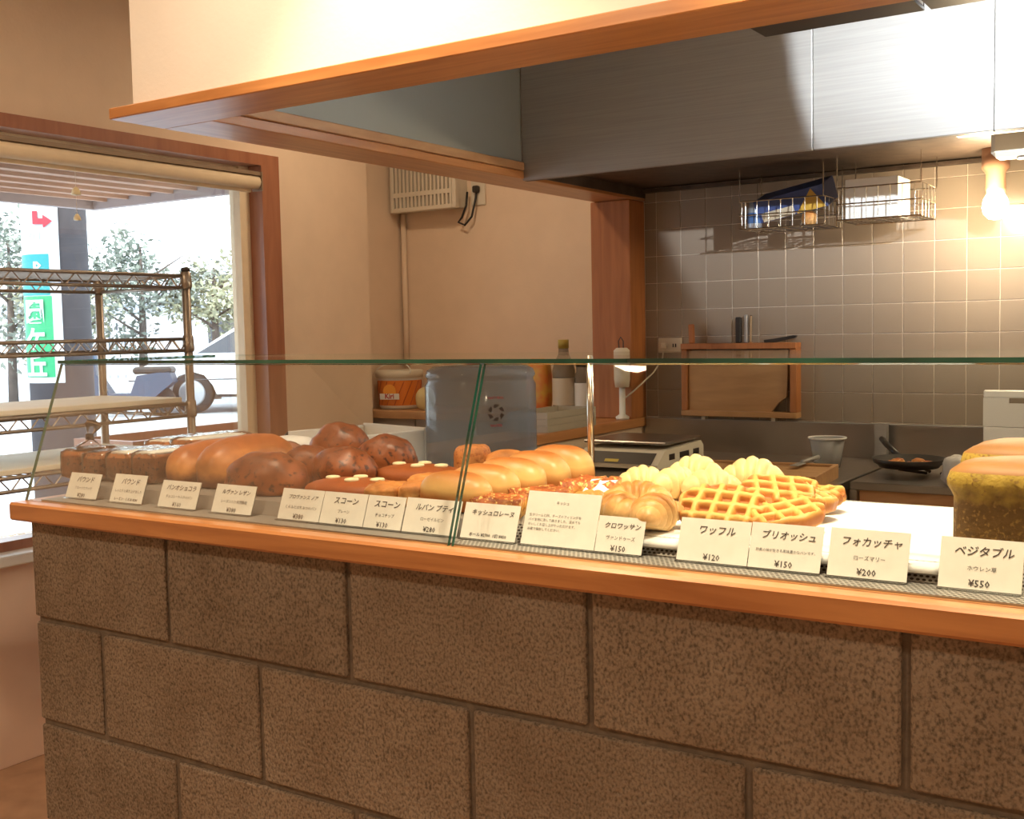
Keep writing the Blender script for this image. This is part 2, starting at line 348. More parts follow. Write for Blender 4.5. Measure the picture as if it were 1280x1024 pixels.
# outdoors
M['asphalt'] = mat('road', (.42, .44, .47), .9, var=.08, scale=3)
M['poledark'] = mat('utility_pole', (.055, .048, .052), .85, var=.1, scale=8)
M['banner'] = mat('banner_white', (.46, .50, .53), .5)
M['teal'] = mat('banner_teal', (.012, .22, .24), .5)
M['green'] = mat('banner_green', (.015, .27, .11), .5)
M['canopy'] = mat('canopy_board', (.50, .32, .23), .8, var=.1, scale=4)
M['fascia'] = mat('canopy_fascia', (.36, .31, .31), .7)
M['leaf'] = mat('tree_leaf', (.26, .29, .24), .7, col2=(.15, .17, .14), scale=1.2)
M['leaf2'] = mat('tree_leaf_yellowish', (.46, .45, .28), .7, col2=(.26, .27, .19), scale=1.2)
M['bark'] = mat('bark', (.11, .085, .07), .9, var=.2, scale=10)
M['carwhite'] = mat('car_paint', (.85, .87, .90), .2, coat=.5)
M['tyre'] = mat('tyre', (.012, .012, .014), .8)
M['hub'] = mat('wheel_hub', (.45, .47, .5), .35, .6)
M['carglass'] = mat('car_glass', (.07, .075, .085), .1)
M['scooterblue'] = mat('scooter_blue', (.030, .055, .10), .4)
M['fence'] = mat('fence_white', (.72, .75, .80), .6)
M['farwall'] = mat('far_house', (.70, .73, .78), .8)
M['orange'] = mat('bucket_orange', (.80, .22, .02), .45)
M['orange2'] = mat('bucket_stripe', (.52, .10, .012), .45)

# ------------------------------------------------------------------ the shell of the room
CEIL = 2.5
struct('floor', MB().box((-1.45, -4.0, -.1), (4.3, 3.05, 0)), M['floor'])
struct('ceiling', MB().box((-1.45, -4.0, CEIL), (4.3, 3.05, CEIL + .1)), M['ceiling'])
XW = -1.3; WY0, WY1, WZ0, WZ1 = .22, 1.965, .69, 1.975
wl = MB().box((XW - .15, -4, 0), (XW, WY0, CEIL)).box((XW - .15, WY1, 0), (XW, 2.53, CEIL)).box((XW - .15, WY0, 0), (XW, WY1, WZ0)).box((XW - .15, WY0, WZ1), (XW, WY1, CEIL))
struct('wall_left', wl, M['plaster'])
struct('wall_recess', MB().box((-1.56, 2.53, 0), (-1.41, 2.9, CEIL)), M['plaster'])
struct('wall_back', MB().box((-1.56, 2.9, 0), (-.185, 3.05, CEIL)), M['plaster'])
struct('wall_front', MB().box((-1.45, -4.1, 0), (4.3, -4.0, CEIL)), M['plaster_light'])
struct('wall_right', MB().box((4.2, -4.0, 0), (4.3, 3.05, CEIL)), M['plaster'])
# tiled kitchen wall: grout bed with one tile each
kw = struct('wall_kitchen', MB().box((-.185, 2.6172, 0), (4.2, 3.05, CEIL)), M['grout'])
TP = .1; TX0 = .1306; TZ0 = 1.5821
tme = MB().cbox((.0012, -.007, .0012), (TP - .0012, .004, TP - .0012), .0012).mesh('tile', M['tile'])
tme_half = MB().cbox((TP - .0485 + .0012 - .0, -.007, .0012), (TP - .0012, .004, TP - .0012), .0012).mesh('tile', M['tile'])
for r in range(-3, 6):
    for c in range(-2, 14):
        x = TX0 + c * TP; z = TZ0 - r * TP
        if z > 1.89: continue
        t = new_obj('tile', tme_half if c == -2 else tme, kw)
        t.location = Vector((x, 2.622, z - TP)) - kw.location
tb = MB()
for r in range(6, 10):
    for c in range(-1, 14): tb.cbox((TX0 + c * TP + .0012, 2.615, TZ0 - (r + 1) * TP + .0012), (TX0 + (c + 1) * TP - .0012, 2.626, TZ0 - r * TP - .0012), .0012)
for c in range(14, 36):
    for r in range(-3, 10): tb.cbox((TX0 + c * TP + .0012, 2.615, TZ0 - (r + 1) * TP + .0012), (TX0 + (c + 1) * TP - .0012, 2.626, TZ0 - r * TP - .0012), .0012)
o = tb.build('tile_rest', M['tile'], kw); o['kind'] = 'stuff'

# window: frame, reveal, pane, sill, roller blind
wf = struct('window_1', MB().box((XW - .05, WY0 + .06, WZ1 - .012), (XW + .035, WY1 - .085, WZ1 + .03)).box((XW - .05, WY1 - .085, WZ0), (XW + .035, WY1 + .008, WZ1 + .03)).box((XW - .05, WY0 + .06, WZ0 - .02), (XW + .02, WY1 - .085, WZ0 + .012)).box((XW - .05, WY0 - .01, WZ0), (XW + .035, WY0 + .06, WZ1 + .03)), M['framewood'])
MB().box((XW - .09, WY1 - .135, WZ0), (XW - .035, WY1 - .085, WZ1)).box((XW - .09, WY0, WZ1 - .05), (XW - .05, WY1 - .085, WZ1 - .01)).build('jamb', M['blindfab'], wf)
MB().box((XW - .075, WY0 + .05, WZ0 + .01), (XW - .07, WY1 - .13, WZ1 - .04)).build('pane', M['pane'], wf)
MB().cbox((XW - .02, WY0, WZ0 - .05), (XW + .10, WY1 - .09, WZ0 - .018), .004).build('window_sill', M['sill'], wf)
struct('trim_5', MB().cbox((XW, .0, 0), (XW + .012, WY1 - .09, WZ0 - .052), .002), mat('wainscot_peach', (.90, .66, .50), .6, var=.04, scale=5))
bl = thing('roller_blind', (XW + .05, .55, 1.88), 'beige roller blind rolled up along the top of the window', 'blind')
MB().tube([(XW + .052, WY0 + .02, 1.892), (XW + .052, 1.835, 1.892)], .026, 16).build('fabric_roll', M['blindfab'], bl, True)
MB().box((XW + .03, WY0 + .02, 1.916), (XW + .075, 1.84, 1.93)).build('head_rail', M['alu'], bl)
MB().box((XW + .03, WY0 + .02, 1.855), (XW + .038, 1.82, 1.872)).build('hem_bar', M['blindfab'], bl)
MB().box((XW + .028, 1.836, 1.86), (XW + .08, 1.842, 1.93)).build('bracket', M['alu'], bl)

# hanging box wall (soffit) over the counter with its wooden frame
SX, SY = -.171, .355; SB = 1.79
sf = struct('wall_soffit', MB().box((SX + .045, SY + .03, SB + .02), (4.2, SY + .13, CEIL)).box((SX + .045, SY + .13, SB + .02), (SX + .145, 2.616, CEIL)), M['plaster_light'])
MB().box((SX + .145, SY + .131, SB + .05), (SX + .149, 1.774, CEIL)).build('lining_sheet', mat('lining_grey', (.30, .33, .32), .5, .2), sf)
struct('trim_1', MB().cbox((SX, SY, SB), (4.2, SY + .148, SB + .024), .002), M['trimwood'])
struct('trim_2', MB().cbox((SX, SY + .1485, SB), (SX + .156, 2.616, SB + .024), .002), M['trimwood_y'])
struct('trim_3', MB().cbox((SX + .152, SY + .149, SB + .0245), (SX + .162, 1.77, SB + .05), .002), M['shelfwood'])
struct('trim_4', MB().cbox((-.185, 2.5, .98), (-.02, 2.622, SB - .001), .003), M['postwood'])
# knee wall with wooden cap under the left frame
struct('wall_knee', MB().box((-.165, 1.15, 0), (-.03, 2.62, .945)), M['plaster'])
o = MB().cbox((-.19, 1.15, .945), (-.015, 2.62, .98), .003).build('pass_shelf', M['trimwood_y'])
tag(o, 'orange wooden cap shelf on the low wall beside the post', 'shelf')

# ------------------------------------------------------------------ the block counter
ct = thing('block_counter', (1.5, .05, 0), 'counter front built of brown-grey concrete blocks with raked joints', 'counter')
MB().box((.018, .0065, 0), (3.6, .10, .984)).build('mortar_core', M['mortar'], ct)
ROWS = [(.804, .986, [.386, .789, 1.2, 1.598, 2.0, 2.4, 2.8, 3.2]), (.608, .793, [.202, .597, 1.008, 1.415, 1.81, 2.2, 2.6, 3.0, 3.4]),
        (.412, .597, [.39, .79, 1.2, 1.6, 2.0, 2.4, 2.8, 3.2]), (.216, .401, [.2, .6, 1.0, 1.4, 1.8, 2.2, 2.6, 3.0, 3.4]), (0, .205, [.39, .79, 1.2, 1.6, 2.0, 2.4, 2.8, 3.2])]
rnd = random.Random(4)
for z0, z1, js in ROWS:
    e = [.013 - .0045] + js + [3.6]
    for a, b in zip(e[:-1], e[1:]):
        if a > 2.6: continue
        d = rnd.uniform(-.0015, .0015)
        MB().cbox((a + .0054, d, z0), (b - .0054, .095, z1), .003).build('concrete_block', M['block'], ct)
MB().box((.02, .10, 0), (3.6, .49, .985)).build('carcass', M['offwhite'], ct)
o = MB().cbox((-.012, -.028, .9865), (3.6, .50, 1.02), .004).build('counter_ledge', M['ledgewood'])
tag(o, 'orange-brown wooden ledge running along the top of the block counter', 'ledge')

# display decks
prof = [(.012, 1.0205), (.070, 1.0205), (.082, 1.0425), (.485, 1.0435), (.485, 1.0455), (.081, 1.0445), (.069, 1.0225), (.012, 1.0225)]
o = MB().prism(prof, .03, .972, 'x').build('display_tray', M['traygrey']); tag(o, 'plain dull grey metal display tray under the dark loaves', 'tray')
o = MB().prism(prof, .975, 2.6, 'x').build('display_tray', M['perf']); tag(o, 'perforated steel display tray under the croissants and waffles', 'tray')
# glass case
dc = thing('display_case', (1.25, .2, 1.0456), 'open-backed glass display case on the ledge, of leaning green-edged panes', 'display case')
def glass_panel(name, x0, x1, label):
    # leaning front pane
    t = .006; p0 = Vector((0, .003, 1.0205)); p1 = Vector((0, .092, 1.2715)); d = (p1 - p0).normalized(); n = Vector((0, d.z, -d.y)) * t
    vs = []
    for x in (x0, x1):
        for q in (p0, p1, p1 + n, p0 + n): vs.append((x, q.y, q.z))
    mb = MB().add(vs, [(0, 1, 5, 4), (2, 3, 7, 6)], 0).add(vs, [(1, 2, 6, 5), (3, 0, 4, 7), (0, 3, 2, 1), (4, 5, 6, 7)], 1)
    o = mb.build(name, [M['glass'], M['glass_edge']], dc); o['label'] = label
glass_panel('front_pane', -.006, .9745, 'left leaning front pane of the glass display case')
glass_panel('front_pane', .9815, 2.5, 'right leaning front pane of the glass display case, in front of the waffles')
vs = [(-.006, .086, 1.272), (2.5, .086, 1.272), (2.5, .48, 1.272), (-.006, .48, 1.272), (-.006, .086, 1.278), (2.5, .086, 1.278), (2.5, .48, 1.278), (-.006, .48, 1.278)]
o = MB().add(vs, [(3, 2, 1, 0), (4, 5, 6, 7)], 0).add(vs, [(0, 1, 5, 4), (1, 2, 6, 5), (3, 0, 4, 7)], 1).add(vs, [(2, 3, 7, 6)], 0).build('top_pane', [M['glass'], M['glass_edge']], dc)
rod = MB().tube([(.946, .466, 1.048), (.946, .466, 1.272)], .006, 10).build('support_rod', M['chrome'], dc, True)
MB().lathe([(.016, 0), (.016, .004), (.008, .006)], 14, (.946, .466, 1.0455)).build('rod_foot', M['chrome'], rod, True)

# ------------------------------------------------------------------ breads
DZ = 1.0458
def dough(lx, ly, lz, seed=0, p=2.3, flat=.45, amp=.05, nu=28, nv=16, fn=None, freq=1.8):
    hx, hy, hz = lx / 2, ly / 2, lz / (1 + flat); vs = []; fs = []
    for i in range(nv + 1):
        th = math.pi * i / nv - math.pi / 2
        for j in range(nu):
            ph = 2 * math.pi * j / nu
            d = Vector((math.cos(th) * math.cos(ph), math.cos(th) * math.sin(ph), math.sin(th)))
            k = (abs(d.x) ** p + abs(d.y) ** p + abs(d.z) ** p) ** (-1 / p)
            nzv = noise.noise(d * freq + Vector((seed * 7.3, seed * 3.1, seed))) * amp + noise.noise(d * freq * 3 + Vector((seed, seed * 5, 2))) * amp * .35
            q = d * k * (1 + nzv)
            if fn: q = fn(q, d)
            z = max(q.z, -flat)
            vs.append((q.x * hx, q.y * hy, (z + flat) * hz))
    for i in range(nv):
        for j in range(nu):
            j2 = (j + 1) % nu; fs.append((i * nu + j, i * nu + j2, (i + 1) * nu + j2, (i + 1) * nu + j))
    return MB().add(vs, fs)
def settle(o, x, y, z, rot=(0, 0, 0)):
    from mathutils import Euler
    R = Euler(rot).to_matrix(); mn = min((R @ v.co).z for v in o.data.vertices)
    o.rotation_euler = rot; o.location = (x, y, z - mn)
    return o
def bread(name, mb, m, x, y, rot, label, cat, group=None, z=DZ):
    o = new_obj(name, mb.mesh(name, m, True)); settle(o, x, y, z, rot)
    return tag(o, label, cat, group)

# wrapped pound cakes at the left end
def pound(x, y, l, w, h, rz, label, twist=False, seed=0, iced=False):
    r = thing('wrapped_cake', (x, y, DZ), label, 'cake', 'cakes wrapped in clear film', rz)
    c = MB().cbox((-w / 2, -l / 2, .0015), (w / 2, l / 2, h), .008)
    c.build('cake', M['cakeside'], r, False, True)
    if iced:  # thin irregular white sheet added to whiten the cake top
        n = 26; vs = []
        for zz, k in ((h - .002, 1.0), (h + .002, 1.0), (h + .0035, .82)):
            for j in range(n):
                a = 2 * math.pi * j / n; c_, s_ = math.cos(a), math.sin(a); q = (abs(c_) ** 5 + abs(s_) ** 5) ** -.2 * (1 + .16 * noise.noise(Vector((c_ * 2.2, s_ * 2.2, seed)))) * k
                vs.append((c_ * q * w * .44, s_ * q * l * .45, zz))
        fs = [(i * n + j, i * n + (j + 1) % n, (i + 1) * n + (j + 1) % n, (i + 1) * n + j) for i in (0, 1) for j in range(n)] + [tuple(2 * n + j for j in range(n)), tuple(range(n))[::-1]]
        MB().add(vs, fs).build('white_top', M['white_top'], r, True, True)
    f = dough(w * 1.06, l * 1.05, h * 1.12, seed, 9, .95, .016, 28, 16, freq=3)
    f.build('film', M['film'], r, True, True)
    if twist:
        MB().tube([(0, 0, h), (.004, .0, h + .02), (-.003, .004, h + .03), (.012, .0, h + .05)], [.034, .007, .005, .016], 10).build('film_twist', M['film'], r, True, True)
        MB().lathe([(.0075, h + .02), (.0085, h + .026), (.0075, h + .032)], 10, (0, 0, 0)).build('tie', M['black'], r, True, True)
pound(-.028, .165, .10, .062, .052, .10, 'film-wrapped dark cake with a twisted top, leftmost in the glass case', True, 1)
pound(.038, .175, .12, .060, .050, .08, 'film-wrapped brown cake second from the left end of the case', False, 2)
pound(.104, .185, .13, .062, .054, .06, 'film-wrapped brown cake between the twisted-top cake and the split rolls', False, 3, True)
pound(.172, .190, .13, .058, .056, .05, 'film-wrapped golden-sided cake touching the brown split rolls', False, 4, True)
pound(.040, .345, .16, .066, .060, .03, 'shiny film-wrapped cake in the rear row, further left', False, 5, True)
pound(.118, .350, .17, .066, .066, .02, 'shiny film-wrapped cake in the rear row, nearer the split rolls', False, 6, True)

# long brown loaves with pale split sides
def long_loaf(seed, lx, ly, lz):
    def fn(q, d):
        g = math.exp(-((q.x - .62) / .16) ** 2) * .16
        q.z -= g * (1 if q.z > 0 else 0); return q
    return dough(lx, ly, lz, seed, 2.5, .45, .05, 32, 18, fn)
bread('split_loaf', long_loaf(1, .085, .20, .076), M['loaf_brown'], .246, .232, (0, 0, .04), 'smooth brown split loaf beside the wrapped cakes', 'bread', 'split brown loaves')
bread('split_loaf', long_loaf(2, .105, .22, .088), M['loaf_brown'], .341, .238, (0, 0, -.04), 'larger smooth brown split loaf leaning on the dark raisin breads', 'bread', 'split brown loaves')
def lumpy(seed, lx, ly, lz, amp=.09): return dough(lx, ly, lz, seed, 2.2, .5, amp, 30, 18, None, 2.4)
RB = [(.472, .155, .158, .110, .070, .1, 'large dark raisin bread right behind the fourth price card'),
      (.436, .298, .100, .090, .066, .6, 'dark raisin bread in front of the white bowl'),
      (.262, .405, .120, .095, .056, .3, 'dark raisin bread at the back, on the left of the heap'),
      (.392, .435, .130, .095, .096, .2, 'tallest dark raisin bread at the back of the heap'),
      (.548, .272, .128, .100, .070, -.1, 'dark raisin bread in the middle of the heap, above the chocolate cakes'),
      (.525, .418, .125, .090, .078, .15, 'dark raisin bread nearest the white tray box')]
for i, (x, y, lx, ly, lz, rz, lb) in enumerate(RB):
    bread('raisin_bread', lumpy(i + 11, lx, ly, lz), M['loaf_dark'], x, y, (0, 0, rz), lb, 'bread', 'dark raisin breads')
# flat chocolate cakes with four cream dots
def dotted(x, y, lx, ly, lz, label, rz=0):
    r = thing('dotted_cake', (x, y, DZ), label, 'cake', 'flat brown cakes with cream dots', rz)
    dough(lx, ly, lz, x * 10, 2.6, .5, .02, 36, 14).build('cake', M['loaf_choc'], r, True, True)
    for dx, dy in ((-.25, .00), (-.02, .20), (.06, -.16), (.25, .06)):
        X, Y = dx * lx, dy * ly; q = (abs(dx * 2) ** 2.6 + abs(dy * 2) ** 2.6)
        Z = (max(0, 1 - q) ** (1 / 2.6) + .5) * lz / 1.5
        MB().lathe([(.0110, -.003), (.0128, .0012), (.0110, .0032), (.005, .0042)], 16, (X, Y, Z)).build('cream_dot', M['cream'], r, True, True)
dotted(.650, .180, .185, .110, .030, 'flat brown oval cake with four cream dots, nearest the price cards')
dotted(.660, .345, .180, .110, .036, 'flat brown oval cake with four cream dots, in the rear row')
# scones
def rough(seed, lx, ly, lz, amp=.16): return dough(lx, ly, lz, seed, 3.2, .7, amp, 30, 18, None, 3.4)
for i, (x, y, lx, ly, lz, rz, m, lb) in enumerate([
        (.752, .145, .072, .06, .034, .1, 'scone', 'plain golden scone in front, behind the second scone card'),
        (.812, .155, .070, .06, .038, .5, 'scone', 'golden scone with dark chips in front of the golden rolls'),
        (.760, .245, .075, .06, .036, .3, 'scone', 'golden scone behind the front pair'),
        (.800, .310, .070, .055, .036, -.2, 'scone_nut', 'browned scone next to the rear dotted cake')]):
    bread('scone', rough(i + 31, lx, ly, lz), M[m], x, y, (0, 0, rz), lb, 'scone', 'golden scones')
def muffin():
    return dough(.062, .062, .066, 3, 4.5, .9, .05, 26, 18, None, 3)
bread('nut_cake', muffin(), M['scone_nut'], .722, .425, (0, 0, .3), 'tall round crumb-coated cake standing before the water jug', 'cake')
# row of shiny golden rolls, their right ends toward the camera
def roll(seed): return dough(.130, .070, .058 + .004 * (seed - 51), seed, 2.5, .6, .03, 34, 18)
RL = ['nearest the price cards', 'second from the front', 'in the middle of the row', 'second from the back', 'at the back, beside the chrome rod']
for i in range(5):
    y = .148 + i * .0685; x = .885 + .006 * i
    bread('golden_roll', roll(i + 51), M['roll_gold'], x, y, (0, 0, -.10 + .03 * (i % 3)), 'shiny golden bread roll of the leaning row, ' + RL[i], 'bread roll', 'row of shiny golden rolls')
bread('golden_roll', dough(.11, .07, .058, 61, 2.3, .45, .04), M['scone'], .785, .445, (0, 0, .1), 'matt golden roll lying behind the tall crumb-coated cake', 'bread roll', 'golden rolls at the back')
bread('golden_roll', dough(.09, .06, .055, 62, 2.3, .45, .04), M['scone'], .865, .478, (0, 0, -.2), 'small matt golden roll behind the row of shiny rolls', 'bread roll', 'golden rolls at the back')
# quiche slices
def quiche(seed, w, l, h):
    rr = random.Random(seed); nx, ny = 12, 9; vs = []; fs = []
    for i in range(nx + 1):
        for j in range(ny + 1):
            u, v = i / nx - .5, j / ny - .5; z = h * (1 + .16 * noise.noise(Vector((u * 9, v * 9, seed))) + .10 * noise.noise(Vector((u * 22, v * 22, seed))))
            vs.append((u * w * (1 - .28 * (v + .5)), v * l, z))
    n = (nx + 1) * (ny + 1)
    for (x, y, z) in list(vs): vs.append((x * .93, y * .93, 0))
    I = lambda i, j: i * (ny + 1) + j
    for i in range(nx):
        for j in range(ny): fs += [(I(i, j), I(i + 1, j), I(i + 1, j + 1), I(i, j + 1)), (n + I(i, j + 1), n + I(i + 1, j + 1), n + I(i + 1, j), n + I(i, j))]
    for i in range(nx): fs += [(I(i + 1, 0), I(i, 0), n + I(i, 0), n + I(i + 1, 0)), (I(i, ny), I(i + 1, ny), n + I(i + 1, ny), n + I(i, ny))]
    for j in range(ny): fs += [(I(0, j), I(0, j + 1), n + I(0, j + 1), n + I(0, j)), (I(nx, j + 1), I(nx, j), n + I(nx, j), n + I(nx, j + 1))]
    return MB().add(vs, fs)
for i, (x, y, w, l, h, rz, lb) in enumerate([(.985, .128, .080, .06, .028, .2, 'browned quiche slice in front of the golden rolls'),
                                         (1.008, .205, .085, .07, .030, -.3, 'browned quiche slice in the middle, behind the large text card'),
                                         (1.050, .290, .09, .075, .037, .15, 'quiche slice standing tallest, beside the white paper')]):
    bread('quiche_slice', quiche(i + 3, w, l, h), M['quiche'], x, y, (0, 0, rz), lb, 'quiche', 'quiche slices')
pc = MB(); nn = 8
for i in range(nn + 1):
    for j in range(nn + 1):
        u, v = i / nn - .5, j / nn - .5; pc.v.append((1.075 + u * .04, .258 + v * .03 + .01 * math.sin(i), 1.078 + .5 * v * .03 + .006 * noise.noise(Vector((u * 8, v * 8, 1)))))
for i in range(nn):
    for j in range(nn): pc.f.append((i * 9 + j, (i + 1) * 9 + j, (i + 1) * 9 + j + 1, i * 9 + j + 1)); pc.m.append(0)
o = pc.build('paper_scrap', M['paper'], None, True); sm = o.modifiers.new('s', 'SOLIDIFY'); sm.thickness = .001; tag(o, 'small crumpled white paper scrap resting on the quiche slices', 'paper')

# white paper under croissants and waffles, folded over the tray lip in front
nx, ny = 46, 26; vs = []; fs = []
for i in range(nx + 1):
    for j in range(ny + 1):
        u, v = i / nx, j / ny
        x = 1.085 + u * .535; y = .076 + v * .392
        z = DZ + .0008 + .0012 * max(0, noise.noise(Vector((x * 14, y * 9, 0)))) 
        if v < .06: y = .069 - (.06 - v) * .12 + .0; z = 1.034 + v / .06 * .0125
        e = max(0, u - .90) / .10
        z += e * e * .018 * max(0, v - .35) / .65 * (1 + .5 * math.sin(v * 11))
        vs.append((x, y, z))
for i in range(nx):
    for j in range(ny): fs.append((i * (ny + 1) + j, (i + 1) * (ny + 1) + j, (i + 1) * (ny + 1) + j + 1, i * (ny + 1) + j + 1))
o = MB().add(vs, fs).build('paper_sheet', M['paper'], None, True); sm = o.modifiers.new('s', 'SOLIDIFY'); sm.thickness = .0006; sm.offset = 1
tag(o, 'large white paper sheet spread under the waffles, right corner curled up', 'paper')
PZ = DZ + .0022
def croissant(seed, L=.11, R=.028, bend=1.0, seg=7):
    nu, nv = 84, 16; vs = []; fs = []; rad = L / (2 * math.sin(min(1.5, bend)))
    for i in range(nu + 1):
        t = 2 * i / nu - 1; a = t * bend
        c = Vector((rad * math.sin(a), rad * math.cos(a) - rad * math.cos(bend) * .5, 0)); nrm = Vector((math.sin(a), math.cos(a), 0))
        s = 1 - abs(math.cos(math.pi * t * seg / 2)) ** .55
        r = R * (1 - .82 * abs(t) ** 1.9) * (1 + .24 * (1 - s)) * (1 + .04 * noise.noise(Vector((t * 3, seed, 0)))) + .002
        for j in range(nv):
            w = 2 * math.pi * j / nv; zz = max(math.sin(w), -.72)
            vs.append(c + nrm * (r * 1.12 * math.cos(w)) + Vector((0, 0, r * zz)))
    for i in range(nu):
        for j in range(nv):
            j2 = (j + 1) % nv; fs.append((i * nv + j, i * nv + j2, (i + 1) * nv + j2, (i + 1) * nv + j))
    fs += [tuple(range(nv))[::-1], tuple(nu * nv + j for j in range(nv))]
    mb = MB().add(vs, [f[::-1] for f in fs]); return mb
CR = [(1.150, .126, .085, .018, .9, 'small croissant peeking over the croissant card, on the left'),
      (1.215, .142, .090, .021, 2.3, 'croissant with its tip toward the glass, behind the croissant card'),
      (1.276, .104, .078, .022, 1.4, 'croissant nearest the glass, between the croissant and waffle cards'),
      (1.160, .215, .095, .019, .4, 'croissant lying behind the front croissants')]
for i, (x, y, L_, R_, rz, lb) in enumerate(CR):
    bread('croissant', croissant(i, L_, R_, 1.0), M['croissant'], x, y, (0, 0, rz), lb, 'croissant', 'brown croissants', PZ)
PR = [(1.118, .328, .072, .032, .5, 'pale cream roll at the left end of the rear row'), (1.150, .420, .078, .038, .2, 'pale cream roll standing highest in the rear row'),
      (1.190, .345, .070, .033, .9, 'pale cream roll in the middle of the rear row'), (1.246, .318, .078, .034, .6, 'pale cream roll touching the waffles'), (1.262, .400, .085, .040, .3, 'pale cream roll behind the waffle heap')]
for i, (x, y, L_, R_, rz, lb) in enumerate(PR):
    bread('cream_roll', croissant(i + 10, L_ * 1.15, R_ * .70, .45, 5), M['pale'], x, y, (0, 0, rz), lb, 'bread roll', 'pale cream rolls', PZ)
def waffle(seed, lx=.125, ly=.09, th=.024):
    nx, ny = 64, 46; vs = []; fs = []; idx = {}
    def H(u, v):
        gx = (u * lx / .0245 + .31 * seed) % 1; gy = (v * ly / .0245 + .17 * seed) % 1
        d = min(min(gx, 1 - gx), min(gy, 1 - gy)); return 1 if d < .12 else (.22 + .78 * max(0, (.24 - d) / .12) if d < .24 else .22)
    for side in (0, 1):
        for i in range(nx + 1):
            for j in range(ny + 1):
                a, b = 2 * i / nx - 1, 2 * j / ny - 1
                # square to disc
                x = a * math.sqrt(max(0, 1 - b * b * .42)); y = b * math.sqrt(max(0, 1 - a * a * .42))
                wob = 1 + .05 * noise.noise(Vector((x * 2, y * 2, seed)))
                e = 1 - max(abs(a), abs(b)) ** 10 * .45
                h = H(x * .5, y * .5) * th / 2 * e * (1 + .12 * noise.noise(Vector((x * 4, y * 4, seed + 3))))
                idx[(side, i, j)] = len(vs); vs.append((x * lx / 2 * wob, y * ly / 2 * wob, h if side else -h))
    for i in range(nx):
        for j in range(ny):
            fs.append((idx[1, i, j], idx[1, i + 1, j], idx[1, i + 1, j + 1], idx[1, i, j + 1])); fs.append((idx[0, i, j + 1], idx[0, i + 1, j + 1], idx[0, i + 1, j], idx[0, i, j]))
    for i in range(nx): fs += [(idx[1, i + 1, 0], idx[1, i, 0], idx[0, i, 0], idx[0, i + 1, 0]), (idx[1, i, ny], idx[1, i + 1, ny], idx[0, i + 1, ny], idx[0, i, ny])]
    for j in range(ny): fs += [(idx[1, 0, j], idx[1, 0, j + 1], idx[0, 0, j + 1], idx[0, 0, j]), (idx[1, nx, j + 1], idx[1, nx, j], idx[0, nx, j], idx[0, nx, j + 1])]
    return MB().add(vs, fs)
WA = [(1.318, .158, 0, (.52, .05, .12), 'waffle leaning forward with its grid facing the glass, nearest the waffle card'),
      (1.402, .170, 0, (.20, -.16, .75), 'waffle lying at the front right of the heap'),
      (1.318, .262, .0, (.30, .04, -.1), 'waffle leaning on the pale cream rolls'),
      (1.372, .225, .020, (.34, .10, .5), 'waffle lying on top in the middle of the heap'),
      (1.340, .352, .0, (.42, .06, .2), 'topmost waffle at the back of the heap'),
      (1.384, .352, 0, (.22, -.10, -.4), 'waffle at the far right of the heap on bare paper'),
      (1.398, .262, .012, (.24, .12, 1.2), 'waffle on the right edge between the front and back ones')]
for i, (x, y, dz, rot, lb) in enumerate(WA):
    bread('waffle', waffle(i + 1, (.118, .105, .11, .10, .10, .085, .095)[i], (.086, .075, .08, .075, .075, .065, .07)[i]), M['waffle'], x, y, rot, lb, 'waffle', 'heap of waffles', PZ + dz)
# green vegetable loaves
def tin_loaf(hx, hy, h, seed):
    prof = [(1.0, 0), (1.0, .02), (1.0, .60), (1.03, .66), (1.07, .72), (1.075, .78), (1.04, .88), (.93, .95), (.74, .985), (.45, 1.0), (.15, 1.0)]
    n = 56; vs = []; fs = []; mi = []
    for s, z in prof:
        for j in range(n):
            w = 2 * math.pi * j / n; c, s_ = math.cos(w), math.sin(w); k = (abs(c) ** 7 + abs(s_) ** 7) ** (-1 / 7)
            x = c * k * hx * s; y = s_ * k * hy * s
            wob = 1 + .02 * noise.noise(Vector((x * 18, y * 18, z * 4 + seed)))
            vs.append((x * wob, y * wob, z * h * (1 + (.035 * noise.noise(Vector((x * 14, y * 14, seed))) if z > .7 else 0))))
    for i in range(len(prof) - 1):
        for j in range(n):
            j2 = (j + 1) % n; fs.append((i * n + j, i * n + j2, (i + 1) * n + j2, (i + 1) * n + j)); mi.append(1 if i >= 6 else 0)
    mb = MB().add(vs, fs); mb.m = mi; mb.add(vs[:n], [tuple(range(n))[::-1]], 0); mb.add(vs[-n:], [tuple(range(n))], 1); return mb
for y, h, lb, sd in ((.222, .106, 'green-brown vegetable loaf at the front right, with a dark rough side', 1), (.385, .112, 'green-brown vegetable loaf standing behind the other one', 5)):
    o = new_obj('vegetable_loaf', tin_loaf(.10, .066, h, sd).mesh('vegetable_loaf', [M['veg_side'], M['veg_top']], True), None, (1.708 if sd == 1 else 1.690, y, DZ)); tag(o, lb, 'bread', 'vegetable loaves')

